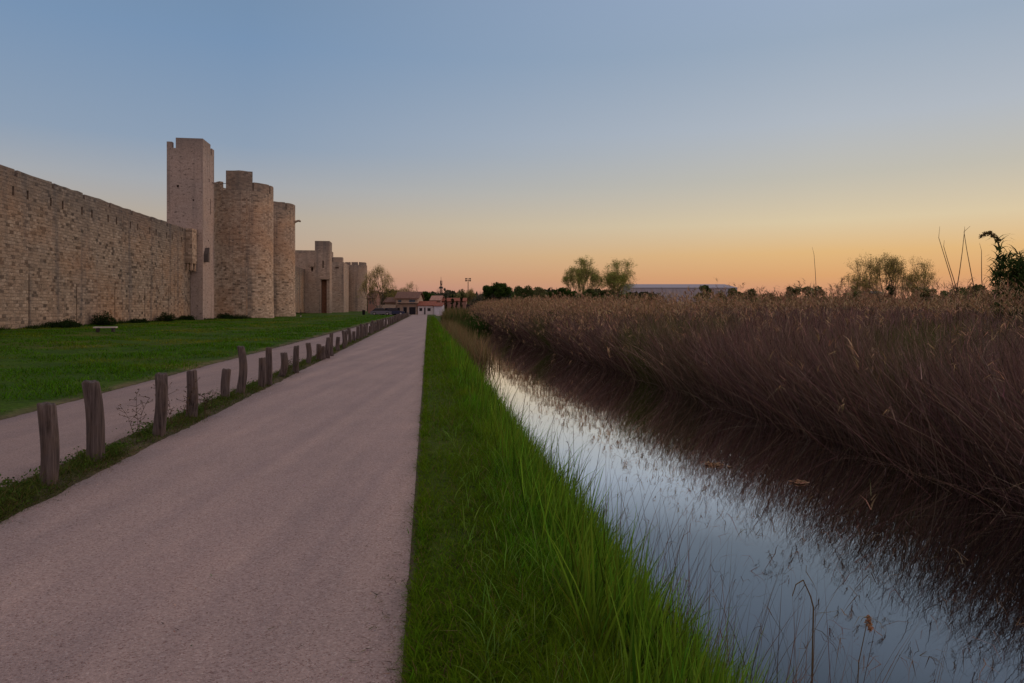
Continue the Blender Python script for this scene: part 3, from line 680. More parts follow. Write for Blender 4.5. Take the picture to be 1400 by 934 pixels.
# dry thin stems above the water
ac = Acc(); n = 620; Y = ysample(n, 2.0, 20, 2.1); q = np.clip(r.normal(1.60, .2, n), 1.2, 2.3)
P = np.stack([Q(q, Y), Y, np.full(n, WZ-.1)], -1); col = vnoise_col((.15,.10,.075), n, r, .25)
v, f_, c_, tips = blades(P, r.uniform(.6, 1.35, n), r.uniform(.0028, .005, n)*np.clip(Y/6, 1, 3), r.normal(0, .22, (n, 2))+np.array([.16, 0]), r.exponential(.12, n), 5, col, r, taper=3); ac.add(v, f_, c_)
sel = r.uniform(size=n) < .5; k = 3; PP = np.repeat(tips[sel], k, 0)-np.array([0, 0, .03]); 
v, f_, c_, _ = blades(PP, r.uniform(.05, .14, len(PP)), np.full(len(PP), .004)*np.repeat(np.clip(Y[sel]/6, 1, 3), k), r.normal(0, 1.2, (len(PP), 2)), r.uniform(.5, 1.5, len(PP)), 2, np.repeat(col[sel], k, 0)*1.1, r); ac.add(v, f_, c_)
tag(ac.build('dry_stems', DRY), 'thin dry brown stems rising from the near bank in front of the water', 'dry stems', kind='stuff')
# lone bent stem and seed head near the bottom right of the canal
def stem_plant(name, label, pts, rad, head=None, cat='reed'):
    root = thing(name, label, cat, pts[0]); b_ = Vector(pts[0]); P0 = [tuple(Vector(p)-b_) for p in pts[:-1]]; P1 = [tuple(Vector(p)-b_) for p in pts[1:]]
    rs = np.linspace(rad, rad*.5, len(pts)); v, f_, c_ = tubes(P0, P1, rs[:-1], rs[1:], (.15,.11,.06), 6)
    npmesh('stem', v, f_, DRY, root, c_)
    tip = np.array(P1[-1]); n = 260 if head else 60
    if head:
        t_ = r.uniform(0, 1, n)[:, None]; ctr = tip+np.array([.01, 0, -.08])*(1-t_); Pp = ctr+r.normal(0, .006, (n, 3))*(.5+np.sin(t_*3.1))
        v, f_, c_ = leafquads(Pp, np.full(n, .007), r, vnoise_col(head, n, r, .2)); npmesh('seed_head', v, f_, DRY, root, c_)
    return root
Yb = 3.75
stem_plant('reed_stem', 'dry reed stem with a bent over tip standing in the water by the near bank', [(at(1108,Yb),Yb,WZ-.05),(at(1112,Yb),Yb,.0),(at(1108,Yb),Yb,hz(815,Yb)),(at(1098,Yb),Yb,hz(793,Yb)),(at(1086,Yb),Yb-.02,hz(797,Yb)),(at(1080,Yb),Yb-.03,hz(812,Yb))], .0045)
stem_plant('reed_stem', 'dry stem with a fluffy orange seed head standing in the water at the bottom right', [(at(1168,Yb),Yb,WZ-.05),(at(1174,Yb),Yb,hz(905,Yb)),(at(1187,Yb),Yb,hz(842,Yb))], .0035, (.42,.23,.13))
# strip between the two paths
ac = Acc(); n = 110000; Y = ysample(n, 3.0, 122, 1.6); q = r.normal(-3.48, .19, n)+.05*nz(Y, Y*0, 1.5, 3); q = np.clip(q, -3.93, -3.17+.07*nz(Y, Y*0, 4, 3))
keep = r.uniform(size=n) < .6+.55*nz(Y*2.2, q*3, 1, 3); q = q[keep]; Y = Y[keep]; n = len(q)
P = np.stack([Q(q, Y), Y, terrain_z(q, Y)-.01], -1); mid = np.clip(1-np.abs(q+3.53)/.5, .4, 1)*(1+.5*np.clip(nz(Y*2.6, q*3, 1, 12), 0, 1))
h = r.uniform(.04, .19, n)*mid*(1.0+.6*nz(Y*1.4, q, 1, 9)); h = np.maximum(h, .022); wd = r.uniform(.004, .009, n)*np.clip(Y/8, 1, 5)**.75
col = vnoise_col((.085,.125,.022), n, r, .3); dd = r.uniform(size=n) < .18; col[dd] = vnoise_col((.15,.12,.05), dd.sum(), r, .2)
v, f_, c_, _ = blades(P, h, wd, r.normal(0, .9, (n, 2)), r.uniform(0, 1.5, n), 2, col*.7, r, col*1.1); ac.add(v, f_, c_)
n = 22000; Y = ysample(n, 4.5, 40, 1.5); q = r.normal(-3.62, .10, n); P0 = np.stack([Q(q, Y), Y, np.zeros(n)+r.uniform(.01, .14, n)*np.clip(nz(Y*3, q*4, 1, 2)+.5, 0, 1.2)], -1)
v, f_, c_ = leafquads(P0, r.uniform(.008, .022, n), r, vnoise_col((.07,.12,.022), n, r, .25)); ac.add(v, f_, c_)
tag(ac.build('strip_weeds', LEAF), 'low green weeds growing in the strip between the two paths around the posts', 'weeds', kind='stuff')
# tall weeds by the posts
for k, (px, py, hw, lab) in enumerate([(242,588,.62,'tall dry brown branching weed between the third and fourth wooden posts'), (190,600,.60,'spindly tall weed left of the third wooden post'),
                                   (280,570,.45,'small dark weed just right of the fourth wooden post'), (398,511,.42,'leafy weed against the tenth wooden post'), (433,494,.45,'reddish weed beside the twelfth wooden post')]):
    Y = EYE*F/(py-420); root = thing('tall_weed', lab, 'weed', (at(px, Y), Y, 0), 0, 'tall weeds by the posts'); rw = np.random.default_rng(40+k)
    a = Acc(); P0 = []; P1 = []; LP = []
    for s_ in range(5 if k != 1 else 3):
        p = np.array([rw.normal(0,.03), rw.normal(0,.03), 0.]); d = np.array([rw.normal(0,.22), rw.normal(0,.22), 1.]); H = hw*rw.uniform(.6, 1)
        for j in range(7):
            p2 = p+d*H/7; P0.append(p); P1.append(p2); d = d+np.array([rw.normal(0,.10), rw.normal(0,.10), 0]); p = p2
            if j > 1:
                for m_ in range(2):
                    e_ = p+np.array([rw.normal(0,.06), rw.normal(0,.06), rw.uniform(.02,.07)]); P0.append(p); P1.append(e_); LP += [e_+rw.normal(0,.008,3) for _ in range(3)]+[p+rw.normal(0,.02,3)]
    v, f_, c_ = tubes(P0, P1, np.full(len(P0), .0028), np.full(len(P0), .0018), (.10,.065,.045), 4); npmesh('stem', v, f_, DRY, root, c_)
    LP = np.array(LP); v, f_, c_ = leafquads(LP, rw.uniform(.007, .015, len(LP)), rw, vnoise_col((.10,.075,.04) if k in (0,1,4) else (.05,.075,.025), len(LP), rw, .3)); npmesh('leaves', v, f_, LEAF, root, c_)
# lawn
ac = Acc(); n = 230000; Y = ysample(n, 7.5, 130, 1.25); q = -6.25-r.uniform(0, 1, n)**1.15*25.5
keep = (Q(q, Y)/Y > -.95); q = q[keep]; Y = Y[keep]; n = len(q); cl = nz(q, Y, .7, 13)+.6*nz(q, Y, 2.2, 17)
h = np.maximum(.015, (.085+.12*cl)*r.uniform(.5, 1.3, n))*np.clip((-q-6.1)/.5, .5, 1.0)
P = np.stack([Q(q, Y), Y, terrain_z(q, Y)-.01], -1); wd = r.uniform(.007, .014, n)*np.clip(Y/10, 1, 6)**.8
dk = np.clip(nz(q, Y*.7, .42, 9)*1.6-.1+.5*nz(q, Y, 1.9, 27), 0, .9)[:, None]
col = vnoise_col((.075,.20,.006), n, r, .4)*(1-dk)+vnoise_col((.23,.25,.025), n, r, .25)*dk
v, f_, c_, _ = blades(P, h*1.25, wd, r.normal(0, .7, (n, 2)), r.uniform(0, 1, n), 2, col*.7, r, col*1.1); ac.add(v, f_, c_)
# rank grass against the foot of the wall
n = 16000; s_ = r.uniform(-20, 200, n)**1.0; s_ = -14+214*r.uniform(0, 1, n)**1.7; o_ = np.abs(r.normal(0, .35, n))+.05
o_ = o_+np.where((s_ > 38.5) & (s_ < 44), 1.4, 0)
P = np.stack([A0[0]+D[0]*s_+NN[0]*o_, A0[1]+D[1]*s_+NN[1]*o_, np.full(n, .10)], -1); hh = 1.3*r.uniform(.15, .55, n)*np.clip(.55+.8*nz(s_, s_*0, .45, 3), .15, 1.4)
v, f_, c_, _ = blades(P, hh, r.uniform(.02, .05, n)*1.3, r.normal(0, .4, (n, 2)), r.uniform(0, .8, n), 3, vnoise_col((.035,.06,.014), n, r, .3), r); ac.add(v, f_, c_)
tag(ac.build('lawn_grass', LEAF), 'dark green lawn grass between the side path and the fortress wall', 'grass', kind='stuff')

# ------------------------------------------------------------------ reed bed
def reed_field():
    ac = Acc()
    def put(q, Y, h, lean, droop, wmul, leaves, plume, segs, shade=1.0, th0=None):
        n = len(q); z = terrain_z(q, Y); P = np.stack([Q(q, Y), Y, z], -1)
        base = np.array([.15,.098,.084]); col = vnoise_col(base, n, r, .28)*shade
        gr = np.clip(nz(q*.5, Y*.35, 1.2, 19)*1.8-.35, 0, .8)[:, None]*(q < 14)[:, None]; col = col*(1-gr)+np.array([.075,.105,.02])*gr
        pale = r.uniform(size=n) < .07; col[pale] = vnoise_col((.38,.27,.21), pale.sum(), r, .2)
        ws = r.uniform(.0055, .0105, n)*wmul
        v, f_, c_, tips = blades(P, h, ws, lean, droop, segs, col*.55, r, col*1.6, taper=4, th0=th0); ac.add(v, f_, c_)  # shade painted into the stem colour: dark towards the foot, lighter at the tip
        V3 = v.reshape(n, segs+1, 2, 3).mean(2)
        for k in range(leaves):
            t_ = r.uniform(.35, .98, n)*segs; i0 = np.clip(t_.astype(int), 0, segs-1); fr = (t_-i0)[:, None]
            pp = V3[np.arange(n), i0]*(1-fr)+V3[np.arange(n), i0+1]*fr
            lc = col*r.uniform(.65, 1.3, n)[:, None]
            v2, f2_, c2_, _ = blades(pp, r.uniform(.18, .5, n), ws*r.uniform(.7, 1.2, n), r.normal(0, .35, (n, 2)), r.uniform(.0, .6, n), 2, lc, r); ac.add(v2, f2_, c2_)
        pm = r.uniform(size=n) < plume
        if pm.any():
            kk = 6; tp = np.repeat(tips[pm], kk, 0); m_ = len(tp); tp[:, 2] -= r.uniform(0, .16, m_)
            dirn = np.repeat(r.normal(0, .5, (pm.sum(), 2))+np.array([-.5, -.2]), kk, 0)+r.normal(0, .25, (m_, 2))
            pc = vnoise_col((.42,.285,.17), m_, r, .28)
            v2, f2_, c2_, _ = blades(tp, r.uniform(.10, .24, m_), r.uniform(.007, .013, m_)*np.repeat(np.broadcast_to(wmul, n)[pm], kk), dirn, r.uniform(.2, 1.2, m_), 2, pc, r, taper=1.8); ac.add(v2, f2_, c2_)
    def hts(q, Y, n): 
        ns_ = np.clip(Y/28, .45, 1.2); zt = 1.46+(.12*nz(q*.35, Y*.22, 1, 23)+.07*nz(q*1.3, Y*1.1, 1, 31)+r.normal(0, .11, n))*ns_+.42*np.clip((Y-12)/60, 0, 1)*np.clip((22-q)/10, .3, 1)
        return zt-terrain_z(q, Y)
    # front wall of reeds
    n = 46000; Y = 4.5+86*r.uniform(0, 1, n)**1.55; off = np.clip((14-Y)/7, 0, 1)*.2; q = 6.95+off+r.beta(1.0, 1.5, n)*3.4+.28*nz(Y, Y*0, .8, 2)+.12*nz(Y, Y*0, 2.3, 7)
    h = hts(q, Y, n)*np.clip(.95-np.abs(r.normal(0, .09, n)), .55, 1.0)*(1+.08*np.clip(8.2+off-q, 0, 1))
    fr = np.clip((8.5+off-q)/1.6, 0, 1); ln = r.normal(0, .20, (n, 2)); ln[:, 0] -= fr*r.uniform(0, .5, n); dr = fr*r.exponential(.28, n)
    az_ = np.arctan2(r.normal(0, .6, n), -1-0*q); tl = np.abs(r.normal(0, .16, n))+fr*r.uniform(0, .35, n)
    az_ = np.where(r.uniform(size=n) < .3*(1-fr)+.12, r.uniform(0, 6.28, n), az_)
    put(q, Y, h, np.stack([np.cos(az_), np.sin(az_)], -1), r.normal(.05, .14, n)+fr*r.uniform(.1, .95, n), np.clip(Y/14, 1, 3.5), 1, np.clip((Y-12)/75, .03, .36), 4, th0=tl)
    # bed behind
    n = 52000; Y = 8+130*r.uniform(0, 1, n)**1.35; q = 9.4+r.uniform(0, 1, n)**1.4*np.maximum(1, .92*Y+1)
    h = hts(q, Y, n)*r.uniform(.86, 1.05, n); ln = r.normal(0, .14, (n, 2))
    put(q, Y, h, ln, r.exponential(.06, n), np.clip(Y/12, 1, 6), 2, .30, 3)
    # overhanging, arching and fallen stems at the water's edge
    n = 4200; Y = 5+84*r.uniform(0, 1, n)**1.7; q = r.normal(7.1, .25, n)+np.clip((14-Y)/7, 0, 1)*.2
    ang = r.normal(math.pi, .9, n); k = r.uniform(.7, 2.2, n)
    put(q, Y, r.uniform(.8, 2.2, n), np.stack([np.cos(ang)*k, np.sin(ang)*k], -1), r.normal(.5, .3, n), np.clip(Y/14, 1, 3), 0, 0, 4, th0=np.clip(r.normal(.75, .3, n), .1, 1.5))
    # tangled dead leaves and litter closing the foot of the bed
    n = 12000; Y = 5+84*r.uniform(0, 1, n)**1.6; q = r.uniform(7.0, 8.6, n); off = np.clip((14-Y)/7, 0, 1)*.2; z = np.maximum(terrain_z(q+off, Y), WZ)+r.uniform(0, 1.0, n)*np.clip((q-6.9)/1, .1, 1); q = q+off
    v2, f2_, c2_, _ = blades(np.stack([Q(q, Y), Y, z], -1), r.uniform(.3, .9, n), r.uniform(.004, .009, n)*np.clip(Y/14, 1, 3), r.normal(0, 1, (n, 2)), r.uniform(0, .5, n), 3, vnoise_col((.09,.06,.045), n, r, .4), r, th0=r.uniform(.7, 1.6, n)); ac.add(v2, f2_, c2_)
    # taller scattered plumed reeds that break the skyline
    n = 230; Y = 12+72*r.uniform(0, 1, n)**1.2; q = 7.5+r.uniform(0, 1, n)*np.maximum(2, .92*Y)
    put(q, Y, hts(q, Y, n)+r.uniform(.15, .65, n)*np.clip(Y/30, .35, 1.2), r.normal(0, .16, (n, 2)), r.exponential(.12, n), np.clip(Y/9, 1.4, 5), 2, .8, 5)
    return ac
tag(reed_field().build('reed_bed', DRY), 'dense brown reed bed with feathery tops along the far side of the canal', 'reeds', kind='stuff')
# far reeds on the near bank and green sedge closing the canal
ac = Acc()
n = 5200; Y = r.uniform(58, 106, n); q = r.uniform(1.5, 4.6, n)+np.clip((Y-80)/20, 0, 1)*1.5; keep = (q < 3.0) | (Y > 72); q = q[keep]; Y = Y[keep]; n = len(q)
P = np.stack([Q(q, Y), Y, terrain_z(q, Y)], -1); col = vnoise_col((.20,.145,.07), n, r, .25)
gm = r.uniform(size=n) < .5; col[gm] = vnoise_col((.07,.095,.025), gm.sum(), r, .25)
v, f_, c_, tp = blades(P, r.uniform(.8, 1.9, n)*np.clip(Y/85, .6, 1.05), r.uniform(.03, .06, n), r.normal(0, .25, (n, 2)), r.exponential(.3, n), 3, col*.7, r, col*1.3); ac.add(v, f_, c_)
n = 2600; Y = r.uniform(26, 70, n); q = r.normal(2.1, .35, n); P = np.stack([Q(q, Y), Y, np.maximum(terrain_z(q, Y), WZ)], -1); col = vnoise_col((.22,.17,.08), n, r, .25)
v, f_, c_, tp = blades(P, r.uniform(.7, 1.5, n), r.uniform(.012, .028, n), r.normal(0, .25, (n, 2)), r.exponential(.3, n), 3, col*.6, r, col*1.3); ac.add(v, f_, c_)
tag(ac.build('far_bank_reeds', DRY), 'straw coloured reeds mixed with green at the far end of the near bank', 'reeds', kind='stuff')
ac = Acc(); n = 5000; Y = r.uniform(70, 82, n); q = r.uniform(2.5, 8.5, n); P = np.stack([Q(q, Y), Y, np.maximum(terrain_z(q, Y), WZ)], -1); col = vnoise_col((.05,.11,.02), n, r, .2)
v, f_, c_, _ = blades(P, r.uniform(.7, 1.15, n), r.uniform(.03, .06, n), r.normal(0, .3, (n, 2)), r.exponential(.3, n), 3, col*.6, r, col*1.15); ac.add(v, f_, c_)
tag(ac.build('green_sedge', LEAF), 'bright green sedge closing the far end of the canal', 'sedge', kind='stuff')
# leaves, stalks and small stones lying on the path
ac = Acc(); n = 900; Y = ysample(n, 2.2, 30, 1.6); ed = r.uniform(size=n); q = np.where(ed < .38, -.14-np.abs(r.normal(0, .09, n)), np.where(ed < .76, -3.24+np.abs(r.normal(0, .12, n)), r.uniform(-3.2, -.2, n)))
v, f_, c_, _ = blades(np.stack([Q(q, Y), Y, np.full(n, .012)], -1), r.uniform(.012, .06, n), r.uniform(.003, .010, n)*np.clip(Y/8, 1, 2), r.normal(0, 1, (n, 2)), np.zeros(n), 1, vnoise_col((.11,.085,.045), n, r, .5), r, th0=np.full(n, 1.5)); ac.add(v, f_, c_)
n = 1100; Y = ysample(n, 2.2, 30, 1.6); q = np.where(r.uniform(size=n) < .6, np.where(r.uniform(size=n) < .5, -.13-np.abs(r.normal(0, .12, n)), -3.25+np.abs(r.normal(0, .14, n))), r.uniform(-3.2, -.2, n))
v, f_, c_ = leafquads(np.stack([Q(q, Y), Y, np.full(n, .009)], -1), r.uniform(.003, .0075, n)*np.clip(Y/8, 1, 2), r, vnoise_col((.34,.27,.25), n, r, .35)); ac.add(v, f_, c_)
tag(ac.build('path_litter', BARK), 'scattered dry stalks, leaf bits and small stones lying on the path', 'litter', kind='stuff')
# floating litter
ac = Acc(); n = 420; Y = 3+40*r.uniform(0, 1, n)**1.4; q = np.where(r.uniform(size=n) < .6, r.normal(5.3, .5, n), r.uniform(2.3, 5.8, n)); kp = nz(q*2, Y, 1.1, 3) > .0; q = q[kp]; Y = Y[kp]; n = len(q)
P = np.stack([Q(q, Y), Y, np.full(n, WZ+.004)], -1)
v, f_, c_, _ = blades(P, r.uniform(.02, .09, n)*np.clip(Y/8, 1, 2), r.uniform(.006, .018, n), r.normal(0, 60, (n, 2)), np.zeros(n), 1, vnoise_col((.10,.075,.05), n, r, .4), r)
v[:, 2] = WZ+.004+.003*r.uniform(size=len(v)); ac.add(v, f_, c_)
tag(ac.build('floating_litter', DRY), 'bits of dead leaf and duckweed floating on the canal', 'litter', kind='stuff')
for px, py, sz, lab in ((975,636,.20,'orange brown clump of dead leaves floating at the edge of the reed reflection'), (1094,660,.10,'small round tan leaf floating in front of the dark reeds')):
    Y = (EYE-WZ)*F/(py-420); n = 90; rw = np.random.default_rng(int(px)); P = np.array([0,0,.01])+rw.normal(0, 1, (n, 3))*np.array([sz*.45, sz*.35, .008])
    v, f_, c_ = leafquads(P, rw.uniform(.02, .05, n), rw, vnoise_col((.30,.19,.12), n, rw, .25)); v[:, 2] *= .35
    o = npmesh('floating_leaves', v, f_, DRY, None, c_); o.location = (at(px, Y), Y, WZ+.012); tag(o, lab, 'leaves')

# ------------------------------------------------------------------ trees
def make_tree(name, label, px, Y, top_y, wpx, style, seed, cat='tree', group=None, base=0.0, lean=0):
    X = at(px, Y); H = hz(top_y, Y)-base; Rw = wpx/F*Y/2*(1.12 if style in ('pine', 'bush', 'olive') else 1)
    rt = np.random.default_rng(seed); root = thing(name, label, cat, (X, Y, base), 0, group)
    bk = {'plane': (.20,.155,.12), 'poplar': (.20,.155,.12), 'bare': (.17,.145,.13)}.get(style, (.07,.055,.045))
    if style in ('plane', 'bare', 'poplar'):
        segs = []; tips = []
        lv = 6 if style != 'bare' else 5
        th = {'plane': .26, 'poplar': .16, 'bare': .2}[style]
        def grow(p, d, ln, rad, l):
            ns = 2; 
            for i in range(ns):
                d2 = d+rt.normal(0, .10, 3); d2[2] += .05; d2 /= np.linalg.norm(d2); p2 = p+d2*ln/ns
                segs.append((p, p2, rad*(1-.25*i), rad*(1-.25*(i+1)), l)); p = p2; d = d2
            if l >= lv or rad < .004: tips.append(p); return
            nc = 3 if l < lv-1 else 3
            sp = {'plane': .62, 'poplar': .42, 'bare': .55}[style]
            a0 = rt.uniform(0, 6.28)
            for k in range(nc):
                a = a0+k*2*math.pi/nc+rt.normal(0, .35); s_ = sp*rt.uniform(.55, 1.3)
                o1 = np.cross(d, [0, 0, 1.] if abs(d[2]) < .95 else [1., 0, 0]); o1 /= np.linalg.norm(o1); o2 = np.cross(d, o1)
                nd_ = d*math.cos(s_)+(o1*math.cos(a)+o2*math.sin(a))*math.sin(s_); nd_[2] += .22; nd_ /= np.linalg.norm(nd_)
                grow(p, nd_, ln*rt.uniform(.66, .9), rad*.60, l+1)
        segs.append((np.zeros(3), np.array([.01, 0, .38]), .11, .085, 0))
        nm = 6 if style != 'poplar' else 7
        for k in range(nm):
            a = k*2*math.pi/nm+rt.normal(0, .3); s_ = (.12 if k == 0 else rt.uniform(.4, 1.2))
            grow(np.array([.01, 0, .38-.08*(k % 3)]), np.array([math.sin(s_)*math.cos(a), math.sin(s_)*math.sin(a), math.cos(s_)]), rt.uniform(.85, 1.15)*(1.15 if k == 0 else 1), .05, 2)
        P0 = np.array([s_[0] for s_ in segs]); P1 = np.array([s_[1] for s_ in segs]); r0 = np.array([s_[2] for s_ in segs]); r1 = np.array([s_[3] for s_ in segs]); lvv = np.array([s_[4] for s_ in segs])
        tips = np.array(tips); tips = np.concatenate([tips, P1[(lvv >= (4 if style == 'poplar' else 5))]]); sz = H/np.percentile(P1[:, 2], 99.5); sxy = Rw/np.percentile(np.hypot(tips[:, 0], tips[:, 1]), 93)
        S = np.array([sxy, sxy, sz])
        def warp(p): return p*S
        P0 = warp(P0); P1 = warp(P1); tips = warp(tips); k = sz*.9
        r0 = np.maximum(r0*k, .012); r1 = np.maximum(r1*k, .010)
        if style in ('poplar', 'plane') and wpx > 40:      # small outer twigs that round the crown off
            m_ = 330 if style == 'poplar' else 220; dd_ = rt.normal(size=(m_, 3)); dd_ /= np.linalg.norm(dd_, axis=1)[:, None]
            ex = dd_*(rt.uniform(.25, 1, m_)**.5)[:, None]*np.array([Rw*.92, Rw*.92, H*.36])+np.array([0, 0, H*.62])
            nn_ = np.argmin(((ex[:, None]-P1[None])**2).sum(-1), 1); P0 = np.concatenate([P0, P1[nn_]]); P1 = np.concatenate([P1, ex]); r0 = np.concatenate([r0, np.full(m_, .02)]); r1 = np.concatenate([r1, np.full(m_, .01)]); lvv = np.concatenate([lvv, np.full(m_, 6)])
            tips = np.concatenate([tips, ex])
        lo = lvv <= 3
        v, f_, c_ = tubes(P0[lo], P1[lo], r0[lo], r1[lo], bk, 7); npmesh('trunk', v, f_, BARK, root, c_*rt.uniform(.9, 1.1, (len(c_), 1)))
        a = Acc(); v, f_, c_ = tubes(P0[~lo], P1[~lo], r0[~lo], r1[~lo], tuple(x*.9 for x in bk), 3); a.add(v, f_, c_)
        per = {'plane': 5, 'poplar': 10, 'bare': 3}[style]; pp = np.repeat(tips, per, 0)+rt.normal(0, H*.020, (len(tips)*per, 3))
        lcol = {'plane': (.36,.31,.10), 'poplar': (.33,.34,.10), 'bare': (.27,.25,.17)}[style]
        cl = vnoise_col(lcol, len(tips), rt, .25); v, f_, c_ = leafquads(pp, rt.uniform(.5, 1.1, len(pp))*H*.0085, rt, np.repeat(cl, per, 0)); a.add(v, f_, c_)
        a.build('crown', LEAF, root)
    else:
        a = Acc(); nb, per, fl, green, leaf = {'pine': (60, 260, .9, (.045,.085,.018), .026), 'bush': (42, 170, 1.0, (.10,.13,.045), .030), 'cypress': (34, 170, 1.0, (.022,.042,.015), .02), 'olive': (44, 180, 1.0, (.19,.19,.085), .028)}[style]
        cz = {'pine': H*.66, 'bush': H*.5, 'cypress': H*.5, 'olive': H*.56}[style]; hz_ = {'pine': H*.34, 'bush': H*.5, 'cypress': H*.5, 'olive': H*.44}[style]
        pts = []; cols = []
        for b_ in range(nb):
            d = rt.normal(size=3); d /= np.linalg.norm(d)
            if style == 'pine': d[2] = abs(d[2])*1.0-.25*rt.uniform()
            rr_ = rt.uniform(.35, .92)**.6; ctr = d*rr_*np.array([Rw, Rw, hz_])*.86+np.array([0, 0, cz])
            if style == 'cypress': ctr[:2] *= max(.15, 1-((ctr[2]-H*.35)/(H*.68))**2) if ctr[2] > H*.35 else 1
            br_ = min(Rw, hz_)*rt.uniform(.20, .36)*(1 if style != 'cypress' else 1.3); n = per
            e_ = rt.normal(size=(n, 3)); e_ /= np.linalg.norm(e_, axis=1)[:, None]; e_ *= (rt.uniform(0, 1, n)**.4)[:, None]*br_
            e_[:, 2] *= .8; pts.append(ctr+e_); cols.append(vnoise_col(np.array(green)*rt.uniform(.7, 1.45), n, rt, .22))
        pts = np.concatenate(pts); pts[:, 2] = np.maximum(pts[:, 2], .03); cols = np.concatenate(cols)
        v, f_, c_ = leafquads(pts, np.full(len(pts), max(.02, H*leaf))*rt.uniform(.6, 1.2, len(pts)), rt, cols); a.add(v, f_, c_); a.build('crown', LEAF, root)
        nsp = 9; P0 = [(0,0,0)]; P1 = [(rt.normal(0,.05)*H, 0, cz*.8)]; r0 = [H*.035]; r1 = [H*.02]
        for k in range(nsp):
            t0 = np.array(P1[0])*rt.uniform(.6, 1); e_ = rt.normal(size=3)*np.array([Rw, Rw, hz_])*.4+np.array([0, 0, cz]); P0.append(tuple(t0)); P1.append(tuple(e_)); r0.append(H*.015); r1.append(H*.005)
        v, f_, c_ = tubes(np.array(P0, float), np.array(P1, float), r0, r1, bk, 6); npmesh('trunk', v, f_, BARK, root, c_)
    return root
make_tree('plane_tree', 'leafing plane tree with bare branches right beside the round corner tower', 519, 146, 364, 50, 'plane', 51)
make_tree('plane_tree', 'left one of the pair of tall round leafing trees behind the reeds', 795, 168, 355, 58, 'poplar', 52)
make_tree('plane_tree', 'right one of the pair of tall round leafing trees, beside the long pale shed', 845, 168, 357, 58, 'poplar', 63)
G2 = 'trees beyond the houses'
make_tree('broadleaf_tree', 'brown green tree rising behind the two storey house', 556, 190, 387, 34, 'plane', 54, group=G2)
make_tree('broadleaf_tree', 'small brown tree showing between the plane tree and the two storey house', 540, 200, 392, 26, 'plane', 55, group=G2)
make_tree('umbrella_pine', 'flat green pine crown behind the red roofed house', 577, 185, 397, 42, 'pine', 56, group=G2)
make_tree('bare_tree', 'pale almost bare tree left of the antenna mast', 601, 210, 393, 24, 'bare', 57, group=G2)
make_tree('bare_tree', 'pale almost bare tree right of the antenna mast', 614, 215, 397, 22, 'bare', 58, group=G2)
make_tree('broadleaf_tree', 'greyish green tree behind the dark cypresses', 628, 200, 395, 26, 'olive', 59, group=G2)
make_tree('broadleaf_tree', 'loose pale tree at the foot of the floodlight mast', 642, 205, 395, 24, 'plane', 60, group=G2)
make_tree('broadleaf_tree', 'low pale tree just left of the biggest umbrella pine', 655, 190, 399, 18, 'bare', 61, group=G2)
make_tree('umbrella_pine', 'biggest dark umbrella pine, left end of the trees behind the reeds', 680, 150, 385, 46, 'pine', 62)
make_tree('broadleaf_tree', 'dark green rounded tree just right of the biggest umbrella pine', 716, 160, 388, 34, 'bush', 64)
make_tree('broadleaf_tree', 'paler green bushy tree between the two umbrella pines', 738, 165, 392, 34, 'olive', 65)
make_tree('umbrella_pine', 'low dark umbrella pine left of the pair of tall trees', 768, 140, 391, 42, 'pine', 66)
make_tree('shrub', 'dark bush at the foot of the left tall tree', 806, 150, 391, 32, 'bush', 67, 'bush')
make_tree('shrub', 'dark bush at the foot of the right tall tree, left side', 829, 150, 392, 28, 'bush', 68, 'bush')
make_tree('shrub', 'green bush at the foot of the right tall tree, right side', 858, 152, 397, 26, 'bush', 69, 'bush')
cy = 'dark cypresses in front of the pink wall'
for i, (px, ty, ww, lab) in enumerate([(609.5,402,5,'leftmost slim dark cypress before the pink wall'), (618.5,398,5,'tallest slim dark cypress in the middle of the pink wall'), (624.5,408,5,'shortest dark cypress before the pink wall'), (631,399,5,'rightmost slim dark cypress before the pink wall')]):
    make_tree('cypress', lab, px, 158, ty, ww*.85, 'cypress', 80+i, group=cy)
for i, (px, ty, ww, Yd, st_, lab) in enumerate([
    (878,404,22,170,'bush','low dark bush at the left foot of the long pale shed'), (963,388,26,90,'bush','green bush standing out against the right half of the long pale shed'),
    (985,398,26,120,'bush','small bush at the right end of the long pale shed'), (1003,385,22,85,'bush','round green bush just right of the long pale shed'), (1024,392,30,95,'bush','spreading bush second right of the long pale shed'),
    (1052,398,34,110,'bush','low wide bush left of the dark green thicket'), (1086,386,26,80,'bush','left half of the dark green thicket on the skyline'), (1113,384,30,80,'bush','right half of the dark green thicket on the skyline'),
    (1140,402,30,120,'bush','low scrub between the dark thicket and the group of three trees'), (1165,396,28,100,'bush','dark bush at the left foot of the three trees'), (1218,380,14,96,'cypress','small dark conifer at the foot of the middle one of the three trees'),
    (1262,388,34,95,'bush','dark bush at the right foot of the three trees'), (1290,396,30,80,'bush','low bush right of the group of three trees'), (1322,384,54,60,'bush','broad grey green bush under the bare canes'), (1345,396,40,50,'bush','low bush left of the tall leafy cane clump')]):
    make_tree('shrub' if st_ == 'bush' else 'conifer', lab, px, Yd, ty, ww*1.15, st_, 120+i, 'bush' if st_ == 'bush' else 'tree')
for i, (px, ty, ww, lab) in enumerate([(1182,354,58,'left one of the group of three round leafing trees on the right'), (1217,348,56,'middle and tallest one of the group of three round leafing trees'), (1253,355,52,'right one of the group of three round leafing trees')]):
    make_tree('plane_tree', lab, px, 104, ty, ww, 'plane', 91+i)
